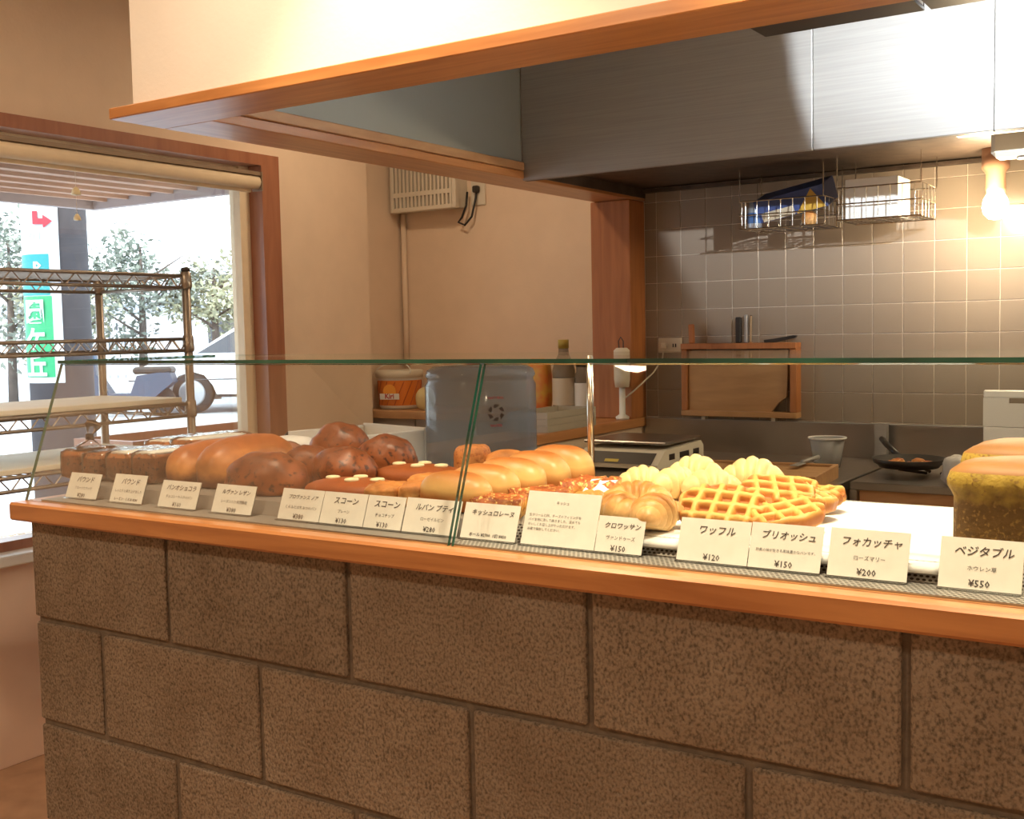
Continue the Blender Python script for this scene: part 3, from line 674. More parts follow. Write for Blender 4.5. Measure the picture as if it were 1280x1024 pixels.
# ------------------------------------------------------------------ price cards
def text_mb(body, size, x, y, bold=0.0, align='CENTER', shear=0.):
    cu = bpy.data.curves.new('t', 'FONT'); cu.body = body; cu.size = size; cu.resolution_u = 1; cu.align_x = align; cu.align_y = 'CENTER'; cu.offset = bold; cu.shear = shear
    ob = bpy.data.objects.new('t', cu); COL.objects.link(ob); bpy.context.view_layer.update()
    me = bpy.data.meshes.new_from_object(ob)
    vs = [(v.co.x + x, v.co.y + y, 0) for v in me.vertices]; fs = [tuple(p.vertices) for p in me.polygons]
    bpy.data.objects.remove(ob); bpy.data.meshes.remove(me); bpy.data.curves.remove(cu)
    return vs, fs
def lettering(lines, parent, mtx, m, name='lettering'):
    mb = MB()
    for ln in lines:
        vs, fs = text_mb(*ln[:4], **(ln[4] if len(ln) > 4 else {})); mb.add([mtx @ Vector(v) for v in vs], fs)
    return mb.build(name, m, parent, False, True)
LEAN = .36
CARDS = [(.053, .143, 1.0228, .046, ['パウンド', 'フルーツとナッツ', '¥280'], 'price card standing before the leftmost wrapped cake'),
         (.181, .269, 1.0228, .050, ['パウンド', 'しっとりと焼き上げました', 'レーズン・くるみ ¥280'], 'price card second from the left end, before the wrapped cakes'),
         (.312, .409, 1.0228, .046, ['パンオショコラ', 'チョコレート入りのパン', '¥160'], 'price card reading pain au chocolat before the split loaves'),
         (.448, .542, 1.0228, .047, ['ルヴァン レザン', 'レーズン入り天然酵母', '¥380'], 'price card reading levain raisin before the dark raisin breads'),
         (.602, .691, 1.0228, .049, ['プロヴァンス ノア', 'くるみとはちみつのパン', '¥380'], 'price card before the front cake with cream dots'),
         (.692, .781, 1.0228, .049, ['スコーン', 'プレーン', '¥130'], 'plain scone price card, left of the two scone cards'),
         (.782, .855, 1.0228, .049, ['スコーン', 'チョコチップ', '¥130'], 'second scone price card, right of the plain scone card'),
         (.857, .958, 1.0228, .050, ['ルパン プティ', 'ローゼイルビン', '¥280'], 'price card priced 280 directly left of the glass seam'),
         (.964, 1.058, 1.0228, .050, ['キッシュロレーヌ', '', 'ホール ¥2700  1切 ¥450'], 'quiche price card directly right of the glass seam'),
         (1.067, 1.183, 1.0228, .072, None, 'tall card with a paragraph of small print before the quiche'),
         (1.1835, 1.253, 1.0228, .047, ['クロワッサン', 'ヴァンドゥーズ', '¥150'], 'croissant price card beside the tall text card'),
         (1.302, 1.3965, 1.0228, .053, ['ワッフル', '', '¥120'], 'waffle price card before the waffle heap'),
         (1.397, 1.487, 1.0228, .054, ['ブリオッシュ', '卵黄の味が生きる風味豊かなパンです。', '¥150'], 'brioche price card touching the waffle card'),
         (1.495, 1.587, 1.0228, .055, ['フォカッチャ', 'ローズマリー', '¥200'], 'focaccia price card before the bare white paper'),
         (1.620, 1.707, 1.0228, .055, ['ベジタブル', 'ホウレン草', '¥550'], 'vegetable bread price card before the green-brown loaf')]
for x0, x1, z, h, tx, lb in CARDS:
    w = x1 - x0 - .0006; cx = (x0 + x1) / 2; h2 = h / math.cos(LEAN)
    r = thing('price_card', (cx, .047, z), lb, 'price card', 'price cards in a row behind the glass')
    Rm = Matrix.Rotation(-LEAN, 4, 'X')          # lean the top back
    MB().box((-w / 2, -.0004, .002), (w / 2, .0004, h2), 0, Rm).build('card', M['card'], r, False, True)
    MB().box((-w / 2, .0006, .0005), (w / 2, .002, h2), 0, Rm).box((-w / 2, -.006, 0), (w / 2, .018, .0014)).build('acrylic_stand', M['acrylic'], r, False, True)
    T = Rm @ Matrix.Translation((0, -.0009, 0)) @ Matrix.Rotation(math.pi / 2, 4, 'X')
    if tx is None:
        lines = [('キッシュ', .0052, 0, h2 * .80)] + [(s_, .0046, -w * .44, h2 * (.56 - k * .085), {'align': 'LEFT'}) for k, s_ in enumerate(['生クリームと卵、チーズのフィリングを', 'パイ生地に流して焼きました。温めても', 'おいしくお召し上がりいただけます。', '冷蔵で保存してください。'])]
    else:
        lines = []
        n0 = max(4, len(tx[0])); lines.append((tx[0], min(.0125, w * .78 / n0), w * .03, h2 * .74, {'shear': .15, 'bold': .0001}))
        if tx[1]: lines.append((tx[1], min(.0062, w * .86 / len(tx[1])), w * .02, h2 * .42))
        pr_ = tx[2]
        lines.append((pr_, .0108 if len(pr_) < 8 else .0062, 0, h2 * .14, {'bold': .0001}))
    for ln in lines: lettering([ln], r, T, M['ink'])

# ------------------------------------------------------------------ kitchen: hood, lamps, worktop
hd = thing('extractor_hood', (1.8, 2.2, 1.785), 'long brushed steel extractor hood hanging over the kitchen worktop', 'hood')
HX = [-.022, .905, 1.36, 2.3, 3.4]
for i, (a, b) in enumerate(zip(HX[:-1], HX[1:])):
    zb = 1.790 - .010 * i * 0
    MB().cbox((a + .0008, 1.775, 1.785), (b - .0008, 1.790, CEIL), .002).build('front_panel', M['steel'], hd)
MB().box((-.022, 1.790, 1.785), (3.4, 1.806, 1.80)).box((-.022, 2.590, 1.818), (3.4, 2.612, 1.83)).build('rim', M['hood_dark'], hd)
MB().box((-.022, 1.806, 1.835), (3.4, 2.61, 1.85)).build('filter_panel', M['hood_dark'], hd)
MB().box((-.022, 1.792, 1.80), (-.010, 2.61, 1.86)).build('end_panel', M['hood_dark'], hd)
# hood lamp bracket with the bare bulb
HBX, HBY = 1.246, 2.44
lp = thing('bulb_lamp', (HBX, HBY, 1.62), 'bare glowing bulb in a brown socket under the hood, before the tiles', 'lamp')
MB().lathe([(.026, 1.70), (.030, 1.715), (.028, 1.76), (.040, 1.775), (.040, 1.834)], 20, (HBX, HBY, 0)).build('socket', mat('socket_brown', (.30, .16, .09), .4), lp, True)
gl = MB()
gl.lathe([(.016 * 0 + .004, 1.622), (.020, 1.626), (.033, 1.640), (.038, 1.660), (.034, 1.682), (.024, 1.700), (.020, 1.708)], 24, (HBX, HBY, 0))
gl.build('bulb', mat('bulb_glow', (1, .9, .7), .3, emis=(1, .80, .50), estr=60), lp, True)
light('POINT', 'bulb_lamp_light', (HBX, HBY - .045, 1.655), 15, (1, .78, .50), shadow_soft_size=.035)
o = thing('hood_fitting', (1.36, 2.0, 1.72), 'cream plastic switch box fixed under the hood at the right edge', 'fitting')
MB().cbox((1.318, 1.96, 1.745), (1.46, 2.05, 1.834), .012).build('box', M['offwhite'], o)
MB().lathe([(.012, 1.738), (.014, 1.746)], 14, (1.39, 2.0, 0)).build('knob', M['white'], o, True)
o = MB().cbox((1.26, 1.806, 1.787), (1.52, 1.85, 1.799), .003).build('hood_strip_light', mat('strip_glow', (1, .9, .7), .4, emis=(1, .85, .6), estr=3.0)); tag(o, 'slim warm lit strip light on the hood lower edge', 'lamp')
# fluorescent fixtures hung inside the box wall, facing the hood
def fluoro(x0, x1, label):
    r = thing('fluorescent_fixture', ((x0 + x1) / 2, .73, 1.85), label, 'lamp', 'fluorescent fixtures behind the wooden frame')
    MB().box((x0, .66, 1.85), (x1, .80, 1.856)).box((x0, .66, 1.856), (x1, .665, 1.99)).box((x0, .795, 1.856), (x1, .80, 1.913)).build('housing', M['dark'], r)
    MB().tube([(x0 + .012, .72, 1.925), (x1 - .012, .72, 1.925)], .012, 12).build('tube', mat('tube_glow', (1, 1, 1), .4, emis=(.86, .95, 1), estr=2.6), r, True)
    MB().box((x0, .666, 1.857), (x0 + .01, .79, 1.95)).box((x1 - .01, .666, 1.857), (x1, .79, 1.95)).build('end_cap', M['white'], r)
    MB().box(((x0 + x1) / 2 - .01, .67, 1.99), ((x0 + x1) / 2 + .01, .69, CEIL)).build('hanger', M['white'], r)
fluoro(1.141, 1.425, 'dark-bottomed fluorescent fixture behind the frame, left of the bright gap')
fluoro(1.436, 2.4, 'dark-bottomed fluorescent fixture behind the frame, right of the bright gap')
light('SPOT', 'fixture_spot_lamp', (1.95, .755, 1.922), 330, (.88, .95, 1), (1.95, 1.775, 2.047), spot_size=math.radians(95.3), spot_blend=.05, shadow_soft_size=.012)

# worktop along the tiled wall
wt = thing('kitchen_worktop', (.44, 2.16, 0), 'stainless steel kitchen worktop along the tiled wall with a low upstand', 'worktop')
MB().cbox((-.028, 1.72, .83), (.92, 2.612, .86), .003).build('top', M['steel_dark'], wt)
MB().box((-.028, 1.76, .06), (.90, 2.60, .83)).build('cabinet', M['steel_dark'], wt)
MB().box((-.012, 2.598, .86), (3.4, 2.613, .975)).build('upstand', M['steel_dark'], wt)
MB().box((-.012, 2.590, .9752), (3.4, 2.613, .979)).build('upstand_edge', M['steel'], wt)
st = thing('gas_stove', (1.3, 2.3, 0), 'dark steel gas stove standing right of the worktop', 'stove')
MB().cbox((.938, 2.0, .838), (1.9, 2.59, .862), .003).build('top', M['steel_dark'], st)
MB().box((.96, 2.02, .05), (1.9, 2.59, .838)).build('body', M['shelfwood'], st)
MB().box((.938, 2.0, .05), (.958, 2.02, .838)).build('leg', M['steel_dark'], st)
MB().box((.862, 2.53, .862), (.885, 2.56, .985)).box((.885, 2.53, .862), (.900, 2.56, .985)).build('flue', M['steel'], st)
for bx in (1.12,):
    for k in range(4):
        a = math.pi / 4 + k * math.pi / 2
        MB().tube([(bx + .03 * math.cos(a), 2.25 + .03 * math.sin(a), .868), (bx + .12 * math.cos(a), 2.25 + .12 * math.sin(a), .884)], .005, 6).build('trivet_arm', M['dark'], st)
pn = thing('frying_pan', (1.055, 2.2, .888), 'black frying pan with scraps of food standing on the stove', 'pan')
MB().lathe([(.085, .888), (.105, .915), (.107, .915), (.100, .9005), (.083, .892), (.001, .892)], 28, (1.055, 2.2, 0), cap1=False).build('body', M['black'], pn, True)
MB().tube([(1.0, 2.29, .912), (.94, 2.38, .935), (.91, 2.44, .945)], .009, 8).build('handle', M['black'], pn, True)
rr = random.Random(5)
for k in range(5):
    a = k * 1.25; x, y = 1.055 + .05 * math.cos(a), 2.2 + .05 * math.sin(a)
    o = new_obj('food_piece', dough(.04, .032, .016, k + 80, 2.5, .6, .2, 12, 8).mesh('food_piece', M['scone' if k % 2 else 'quiche'], True), None, (x, y, .893))
    tag(o, 'small browned food piece in the black frying pan, ' + ['nearest the vegetable loaves', 'toward the tiles on the right', 'toward the tiles on the left', 'nearest the wooden tray', 'nearest the glass case'][k], 'food', 'food pieces in the frying pan')
bgm = lumpy(91, .12, .10, .085, .25); o = new_obj('plastic_bag', bgm.mesh('plastic_bag', mat('bag_translucent', (.50, .47, .43), .3), True)); settle(o, 1.245, 2.045, .8625); tag(o, 'crumpled grey translucent bag on the stove beside the vegetable loaves', 'bag')
# cutting board leaning on the tiles
cb = thing('cutting_board', (1.36, 2.56, .863), 'white plastic cutting board with a handle slot leaning on the tiles', 'cutting board')
MB().cbox((1.196, 2.548, .863), (1.53, 2.562, .985), .004).cbox((1.196, 2.548, 1.075), (1.53, 2.562, 1.10), .004).box((1.196, 2.548, .985), (1.27, 2.562, 1.075)).box((1.40, 2.548, .985), (1.53, 2.562, 1.075)).box((1.27, 2.548, .985), (1.40, 2.562, 1.058)).build('board', M['white'], cb)
# weighing scale
sc_ = thing('kitchen_scale', (.2, 2.1, .86), 'beige electronic kitchen scale with a flat dark pan on the worktop', 'scale')
MB().prism([(1.945, .872), (1.945, .885), (2.00, .925), (2.28, .935), (2.30, .918), (2.30, .872)], .06, .352, 'x').build('body', M['offwhite'], sc_)
MB().cbox((.045, 2.02, .940), (.345, 2.30, .950), .003).build('pan', M['steel_dark'], sc_)
MB().box((.15, 2.1, .925), (.25, 2.2, .941)).build('pan_support', M['dark'], sc_)
MB().add([(.08, 1.9435, .886), (.33, 1.9435, .886), (.33, 1.988, .9185), (.08, 1.988, .9185)], [(0, 1, 2, 3)]).build('control_panel', M['dark'], sc_)
MB().add([(.16, 1.948, .8905), (.21, 1.948, .8905), (.21, 1.958, .8985), (.16, 1.958, .8985)], [(0, 1, 2, 3)]).build('sticker', mat('yellow_sticker', (.62, .48, .05), .5), sc_)
for y0, y1 in ((2.03, 2.07), (2.11, 2.18), (2.215, 2.26)): MB().box((.351, y0, .893), (.3535, y1, .912)).build('side_port', M['dark'], sc_)
for x in (.09, .32):
    for y in (1.97, 2.27): MB().lathe([(.012, .86), (.014, .872)], 12, (x, y, 0)).build('foot', M['black'], sc_, True)
# wooden board box, spatula and plastic cup
wb = thing('wooden_tray', (.70, 1.9, .86), 'shallow wooden dough tray lying on the steel worktop', 'tray')
Mt = Matrix.Translation((.70, 1.9, .86)) @ Matrix.Rotation(.10, 4, 'Z')
MB().box((-.185, -.14, .0), (.185, .14, .010), 0, Mt).build('base', M['boardwood'], wb)
for lo, hi in (((-.19, -.155, 0), (.19, -.14, .042)), ((-.19, .14, 0), (.19, .155, .042)), ((-.2, -.155, 0), (-.187, .155, .042)), ((.187, -.155, 0), (.2, .155, .042))): MB().cbox(lo, hi, .002, 0, Mt).build('side_board', M['boardwood'], wb)
MB().box((-.18, -.135, .03), (.18, .135, .034), 0, Mt).build('inner_board', M['boardwood'], wb)
sp_ = thing('spatula', (.83, 2.03, .903), 'small metal spatula lying across the wooden dough tray', 'spatula')
MB().cbox((.775, 1.955, .9035), (.80, 2.03, .9065), .001, 0).build('blade', M['steel'], sp_); MB().tube([(.788, 2.03, .908), (.80, 2.14, .912)], .007, 8).build('handle', M['steel'], sp_, True)
cp = thing('plastic_cup', (.772, 2.315, .86), 'translucent plastic cup with a rim behind the wooden dough tray', 'cup')
MB().lathe([(.040, .8605), (.056, .955), (.0545, .955), (.0385, .863), (.001, .863)], 28, (.772, 2.315, 0), cap1=False).build('wall', M['cupfrost'], cp, True)
MB().lathe([(.056, .951), (.0605, .953), (.0605, .957), (.0545, .957), (.0545, .953)], 28, (.772, 2.315, 0), cap0=False, cap1=False).build('rim', M['white'], cp, True)
# wooden rack with a cutting board and knives on the tiles
kr = thing('knife_rack', (.365, 2.59, .99), 'wooden wall rack holding a cutting board below the knives', 'rack')
MB().cbox((.150, 2.560, 1.235), (.585, 2.613, 1.256), .002).build('top_rail', M['postwood'], kr)
MB().cbox((.150, 2.560, .992), (.585, 2.613, 1.012), .002).build('bottom_rail', M['boardwood'], kr)
MB().cbox((.150, 2.565, 1.012), (.172, 2.613, 1.235), .002).build('stile', M['postwood'], kr); MB().cbox((.560, 2.565, 1.012), (.585, 2.613, 1.235), .002).build('stile', M['postwood'], kr)
MB().prism([(.176, 1.0125), (.49, 1.0125), (.515, 1.045), (.545, 1.065), (.552, 1.23), (.176, 1.23)], 2.575, 2.592, 'y').build('panel', M['boardwood'], kr)
for x in (.22, .485): MB().box((x, 2.585, .978), (x + .014, 2.613, .992)).build('bracket', M['offwhite'], kr)
for (x, w, h, t, m, lb) in ((.185, .020, .070, .03, 'postwood', 'short wooden knife handle sticking up at the left of the rack'), (.366, .020, .092, .0, 'black', 'black knife handle standing upright in the rack'), (.395, .012, .100, 0, 'steel', 'steel-handled knife standing beside the black handle'), (.412, .008, .098, -.02, 'chrome', 'thin steel sharpening rod at the right of the upright knives')):
    Mk = Matrix.Translation((x, 2.585, 1.2565)) @ Matrix.Rotation(-t, 4, 'Y')
    o = MB().cbox((-w / 2, -.008, 0), (w / 2, .008, h), .003, 0, Mk).build('knife', M[m]); tag(o, lb, 'knife')
o = MB().prism([(.465, 1.2565), (.50, 1.2570), (.575, 1.272), (.580, 1.279), (.57, 1.281), (.50, 1.270), (.463, 1.266)], 2.575, 2.59, 'y').build('knife', M['black']); tag(o, 'black-handled knife lying flat on top of the wall rack', 'knife')
os_ = thing('wall_outlet', (.09, 2.61, 1.22), 'white double power outlet on the tiles beside the wooden post', 'outlet')
MB().cbox((.038, 2.606, 1.222), (.132, 2.6148, 1.278), .002).build('plate', M['offwhite'], os_)
for x in (.058, .098):
    MB().box((x, 2.604, 1.243), (x + .004, 2.6065, 1.256)).build('slot', M['black'], os_); MB().box((x + .010, 2.604, 1.243), (x + .014, 2.6065, 1.256)).build('slot', M['black'], os_)

# baskets under the hood
def basket(x0, x1, y0, y1, z0, z1, label, nx=7, ny=5):
    r = thing('wire_basket', ((x0 + x1) / 2, (y0 + y1) / 2, z0), label, 'basket', 'wire baskets hung under the hood')
    for z, k in ((z0, 0), ((z0 + z1) / 2, 0), (z1, 0)): MB().tube([(x0, y0, z), (x1, y0, z), (x1, y1, z), (x0, y1, z)], .0022, 5, True).build('ring_wire', M['chrome'], r)
    for i in range(nx):
        x = x0 + (x1 - x0) * (i + .5) / nx; MB().tube([(x, y0, z1), (x, y0, z0), (x, y1, z0), (x, y1, z1)], .0016, 5).build('cross_wire', M['chrome'], r)
    for i in range(ny):
        y = y0 + (y1 - y0) * (i + .5) / ny; MB().tube([(x0, y, z1), (x0, y, z0), (x1, y, z0), (x1, y, z1)], .0016, 5).build('cross_wire', M['chrome'], r)
    for x in (x0, x1):
        for y in (y0, y1): MB().tube([(x, y, z1), (x, y, 1.8345)], .002, 5).build('hanger', M['chrome'], r)
basket(.475, .755, 2.33, 2.53, 1.635, 1.725, 'wire basket holding the blue box and a spray bottle')
basket(.808, 1.062, 2.30, 2.50, 1.640, 1.738, 'wire basket holding the white box, nearer the bulb')
bx = thing('blue_box', (.62, 2.43, 1.66), 'blue carton with a yellow triangle panel lying in the left basket', 'box')
Mb = Matrix.Translation((.635, 2.43, 1.712)) @ Matrix.Rotation(-.18, 4, 'Y') @ Matrix.Rotation(.3, 4, 'X')
MB().cbox((-.118, -.07, -.02), (.118, .07, .055), .002, 0, Mb).build('carton', mat('carton_blue', (.05, .075, .20), .45), bx)
MB().add([Mb @ Vector(v) for v in ((.015, -.0712, -.018), (.114, -.0712, -.018), (.078, -.0712, .05))], [(0, 1, 2)]).build('yellow_panel', mat('carton_yellow', (.55, .33, .05), .5), bx)
MB().add([Mb @ Vector(v) for v in ((-.10, -.0712, -.018), (.01, -.0712, -.018), (.01, -.0712, .012), (-.10, -.0712, .012))], [(0, 1, 2, 3)]).build('pale_panel', mat('carton_pale', (.5, .42, .30), .5), bx)
cn = thing('spray_bottle', (.505, 2.37, 1.638), 'small blue-labelled can standing at the left of the blue carton', 'can')
MB().lathe([(.022, 1.638), (.024, 1.642), (.024, 1.70), (.020, 1.71), (.020, 1.725)], 18, (.51, 2.375, 0)).build('can', M['hub'], cn, True); MB().lathe([(.0245, 1.655), (.0245, 1.69)], 18, (.51, 2.375, 0), cap0=False, cap1=False).build('label', mat('can_label', (.05, .12, .30), .4), cn, True)
o = new_obj('white_box', MB().cbox((-.082, -.07, 0), (.082, .07, .125), .002).mesh('white_box', M['white']), None, (.905, 2.405, 1.6425)); tag(o, 'white carton standing in the right wire basket', 'box')
o = new_obj('onion', dough(.05, .05, .045, 77, 2, .8, .03).mesh('onion', M['scone'], True), None, (.70, 2.36, 1.6378)); tag(o, 'round tan onion in the left wire basket', 'onion')

# ------------------------------------------------------------------ back shelf and what stands on it
bs = thing('back_shelf', (-.8, 2.72, 0), 'light wooden shelf on a grey cabinet along the cream back wall', 'shelf')
MB().cbox((-1.408, 2.56, .945), (-.192, 2.898, .98), .003).build('shelf_board', M['shelfwood'], bs)
for a, b in ((-1.40, -1.125), (-1.118, -.80), (-.793, -.48), (-.473, -.195)): MB().cbox((a, 2.60, .05), (b, 2.62, .943), .002).build('door', mat('cabinet_grey', (.34, .31, .28), .6), bs)
MB().box((-1.40, 2.62, 0), (-.195, 2.89, .943)).build('cabinet', M['offwhite'], bs)
bk = thing('cheese_bucket', (-1.275, 2.69, .98), 'white bucket with orange striped label and lid on the back shelf', 'bucket')
MB().lathe([(.083, .982), (.090, .99), (.098, 1.118), (.098, 1.122)], 32, (-1.275, 2.69, 0)).build('body', M['white'], bk, True)
MB().lathe([(.0905, .998), (.0985, 1.108)], 32, (-1.275, 2.69, 0), cap0=False, cap1=False).build('label', M['orange'], bk, True)
for k in range(16):
    a = k * 2 * math.pi / 16; pts = []
    for q in range(5):
        z = 1.0 + q * .026; rr_ = .0905 + (z - .998) * .0727 + .0005; w = a + q * .12; pts.append((-1.275 + rr_ * math.cos(w), 2.69 + rr_ * math.sin(w), z))
    MB().tube(pts, .0022, 4).build('label_stripe', M['orange2'], bk)
MB().lathe([(.100, 1.118), (.106, 1.12), (.106, 1.148), (.100, 1.152), (.090, 1.148)], 32, (-1.275, 2.69, 0)).build('lid', M['offwhite'], bk, True)
ang = -1.30; cx, cy = -1.275 + .0985 * math.cos(ang), 2.69 + .0985 * math.sin(ang)
Tb = Matrix.Translation((cx - .004, cy - .004, 1.05)) @ Matrix.Rotation(ang + math.pi / 2, 4, 'Z') @ Matrix.Rotation(math.pi / 2, 4, 'X')
off = Matrix.Translation(-Vector((-1.275, 2.69, .98)))
MB().lathe([(.030, 0), (.030, .002)], 24, (0, 0, 0), M=off @ Tb @ Matrix.Translation((0, .012, 0))).build('emblem', mat('emblem_orange', (.9, .36, .04), .5), bk, False, True)
MB().box((-.046, -.024, .002), (.046, .002, .003), 0, off @ Tb).build('emblem_band', M['white'], bk, False, True)
lettering([('Kiri', .030, 0, -.010, {'bold': .001})], bk, off @ Tb @ Matrix.Translation((0, 0, .0035)), M['ink_red'])
MB().tube([(-1.275 + .10 * math.cos(t), 2.69 + .03 * math.sin(t) - .05, 1.14 + .045 * abs(math.sin(t))) for t in [math.pi * i / 10 for i in range(11)]], .003, 6).build('handle', M['white'], bk, True)
o = new_obj('onion_bag', dough(.085, .085, .10, 66, 2.1, .8, .08).mesh('onion_bag', mat('pale_yellow', (.70, .58, .30), .6), True), None, (-1.105, 2.655, .9805)); tag(o, 'pale yellow rounded bag between the bucket and the water jug', 'bag')
def bottle(name, x, y, prof, m, label, cat, cap=None, lab=None):
    r = thing(name, (x, y, .98), label, cat)
    MB().lathe([(a, .9805 + z) for a, z in prof], 20, (x, y, 0)).build('body', m, r, True)
    if cap: MB().lathe([(cap[0], .9805 + cap[1]), (cap[0], .9805 + cap[2])], 16, (x, y, 0)).build('cap', cap[3], r, True)
    if lab: MB().lathe([(lab[0], .9805 + lab[1]), (lab[0], .9805 + lab[2])], 20, (x, y, 0), cap0=False, cap1=False).build('label', lab[3], r, True)
    return r
greyglass = milky('grey_glass', (.70, .68, .62), (.26, .24, .20), .45, .1)
bottle('oil_bottle', -.442, 2.72, [(.045, 0), (.047, .01), (.047, .17), (.040, .20), (.022, .235), (.020, .26)], greyglass, 'grey glass bottle with a yellow-green cap and white label on the back shelf', 'bottle', (.022, .26, .295, mat('cap_olive', (.38, .30, .05), .5)), (.0475, .03, .14, M['offwhite']))
bottle('jar', -.352, 2.74, [(.042, 0), (.045, .01), (.045, .15), (.038, .165), (.038, .19)], greyglass, 'grey glass jar with a white label beside the capped bottle', 'jar', (.040, .185, .205, M['dark']), (.0455, .02, .12, M['white']))
o = new_obj('snack_bag', dough(.10, .07, .22, 15, 4, .9, .06).mesh('snack_bag', mat('snack_orange', (.70, .16, .03), .4, col2=(.70, .42, .05), scale=18), True), None, (-.56, 2.72, .9805)); tag(o, 'orange and red snack bag behind the water jug', 'bag')
pb = thing('picture_box', (-.25, 2.80, .98), 'white packet printed with dark pictures behind the yellow bag', 'box')
MB().cbox((-.325, 2.79, .981), (-.185, 2.83, 1.19), .003).build('carton', M['white'], pb)
MB().box((-.315, 2.7885, 1.14), (-.20, 2.791, 1.185)).build('dark_print', mat('print_brown', (.10, .06, .04), .6), pb); MB().box((-.235, 2.7885, 1.0), (-.19, 2.791, 1.12)).build('dark_print', mat('print_brown2', (.12, .075, .05), .6), pb)
o = new_obj('yellow_bag', dough(.085, .05, .10, 19, 2.6, .8, .12).mesh('yellow_bag', mat('yellow_soft', (.60, .44, .10), .5), True), None, (-.275, 2.690, .9805)); tag(o, 'small soft yellow bag leaning before the printed white packet', 'bag')
sj = thing('sugar_jar', (-.195, 2.68, .98), 'clear jar half filled with white sugar beside the post', 'jar')
MB().lathe([(.055, .981), (.060, .99), (.060, 1.035), (.056, 1.05)], 24, (-.215, 2.665, 0), cap1=False).build('glass', M['acrylic'], sj, True); MB().lathe([(.054, .982), (.057, .99), (.057, 1.030), (.03, 1.036)], 24, (-.215, 2.665, 0)).build('sugar', M['white'], sj, True)
bottle('milk_bottle', -.225, 2.745 + .02, [(.024, 0), (.026, .02), (.026, .15), (.018, .17), (.018, .185)], M['white'], 'slim white bottle standing behind the sugar jar', 'bottle')
hb = thing('hand_blender', (-.055, 2.42, .98), 'white hand blender standing upright before the wooden post', 'blender')
MB().lathe([(.026, 1.10), (.030, 1.13), (.030, 1.235), (.020, 1.245)], 20, (-.042, 2.465, 0)).build('grip', M['offwhite'], hb, True)
MB().lathe([(.024, .981), (.026, .99), (.012, 1.0), (.011, 1.10)], 16, (-.042, 2.465, 0)).build('shaft', M['white'], hb, True)
MB().tube([(-.052, 2.465, 1.24), (-.055, 2.465, 1.27), (-.045, 2.465, 1.285), (-.035, 2.465, 1.27), (-.035, 2.465, 1.24)], .002, 6).build('hanging_loop', M['dark'], hb, True)
MB().tube([(-.030, 2.465, 1.06), (-.005, 2.50, 1.09), (.035, 2.57, 1.15), (.060, 2.596, 1.20), (.065, 2.598, 1.245)], .0032, 7).build('cord', M['offwhite'], hb, True)
MB().cbox((.056, 2.588, 1.238), (.075, 2.604, 1.260), .003).build('plug', M['offwhite'], hb)
for k in range(3):
    z = .9805 + k * .022; r = thing('food_tray', (-.10, 2.05, z), ['bottom', 'middle', 'top'][k] + ' tray of the stack of pale plastic trays on the cap shelf', 'tray', 'stack of pale trays')
    MB().box((-.175, 1.90, z), (-.022, 2.22, z + .003)).build('base', M['traypale'], r)
    MB().box((-.178, 1.897, z), (-.172, 2.223, z + .021)).box((-.026, 1.897, z), (-.020, 2.223, z + .021)).box((-.172, 1.897, z), (-.026, 1.903, z + .021)).box((-.172, 2.217, z), (-.026, 2.223, z + .021)).build('rim', M['traypale'], r)

# wall heater with slats, its cable and outlet, conduit
ac = thing('ventilation_unit', (-1.2, 2.85, 1.865), 'white slatted ventilation unit high on the cream back wall', 'ventilator')
MB().box((-1.386, 2.815, 1.865), (-1.031, 2.898, 2.12)).build('body', M['offwhite'], ac)
MB().cbox((-1.392, 2.80, 1.858), (-1.372, 2.83, 2.125), .003).cbox((-1.045, 2.80, 1.858), (-1.025, 2.83, 2.125), .003).cbox((-1.372, 2.80, 1.858), (-1.045, 2.83, 1.878), .003).build('front_frame', M['offwhite'], ac)
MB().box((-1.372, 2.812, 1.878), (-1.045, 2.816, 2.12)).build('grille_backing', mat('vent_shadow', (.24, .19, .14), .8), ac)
for k in range(15): x = -1.361 + k * .0216; MB().box((x, 2.802, 1.878), (x + .0115, 2.813, 2.12)).build('slat', M['offwhite'], ac)
MB().box((-1.372, 2.800, 1.925), (-1.045, 2.803, 1.945)).build('cross_bar', M['offwhite'], ac)
MB().tube([(-1.01, 2.87, 1.93), (-1.01, 2.86, 1.87), (-1.035, 2.86, 1.82), (-1.055, 2.86, 1.80), (-1.02, 2.86, 1.785), (-.985, 2.865, 1.82), (-.972, 2.88, 1.90), (-.970, 2.885, 1.935)], .005, 7).build('cable', M['black'], ac, True)
MB().cbox((-.985, 2.868, 1.925), (-.955, 2.892, 1.955), .005).build('plug', M['dark'], ac)
o = MB().cbox((-1.005, 2.891, 1.87), (-.93, 2.899, 1.985), .003).build('outlet_plate', M['offwhite']); tag(o, 'cream outlet plate on the back wall beside the slatted unit', 'outlet')
o = MB().tube([(-1.385, 2.885, .982), (-1.385, 2.885, 1.858)], .013, 10).build('conduit_pipe', M['plaster'], None, True); tag(o, 'cream vertical conduit pipe in the corner below the slatted unit', 'pipe')

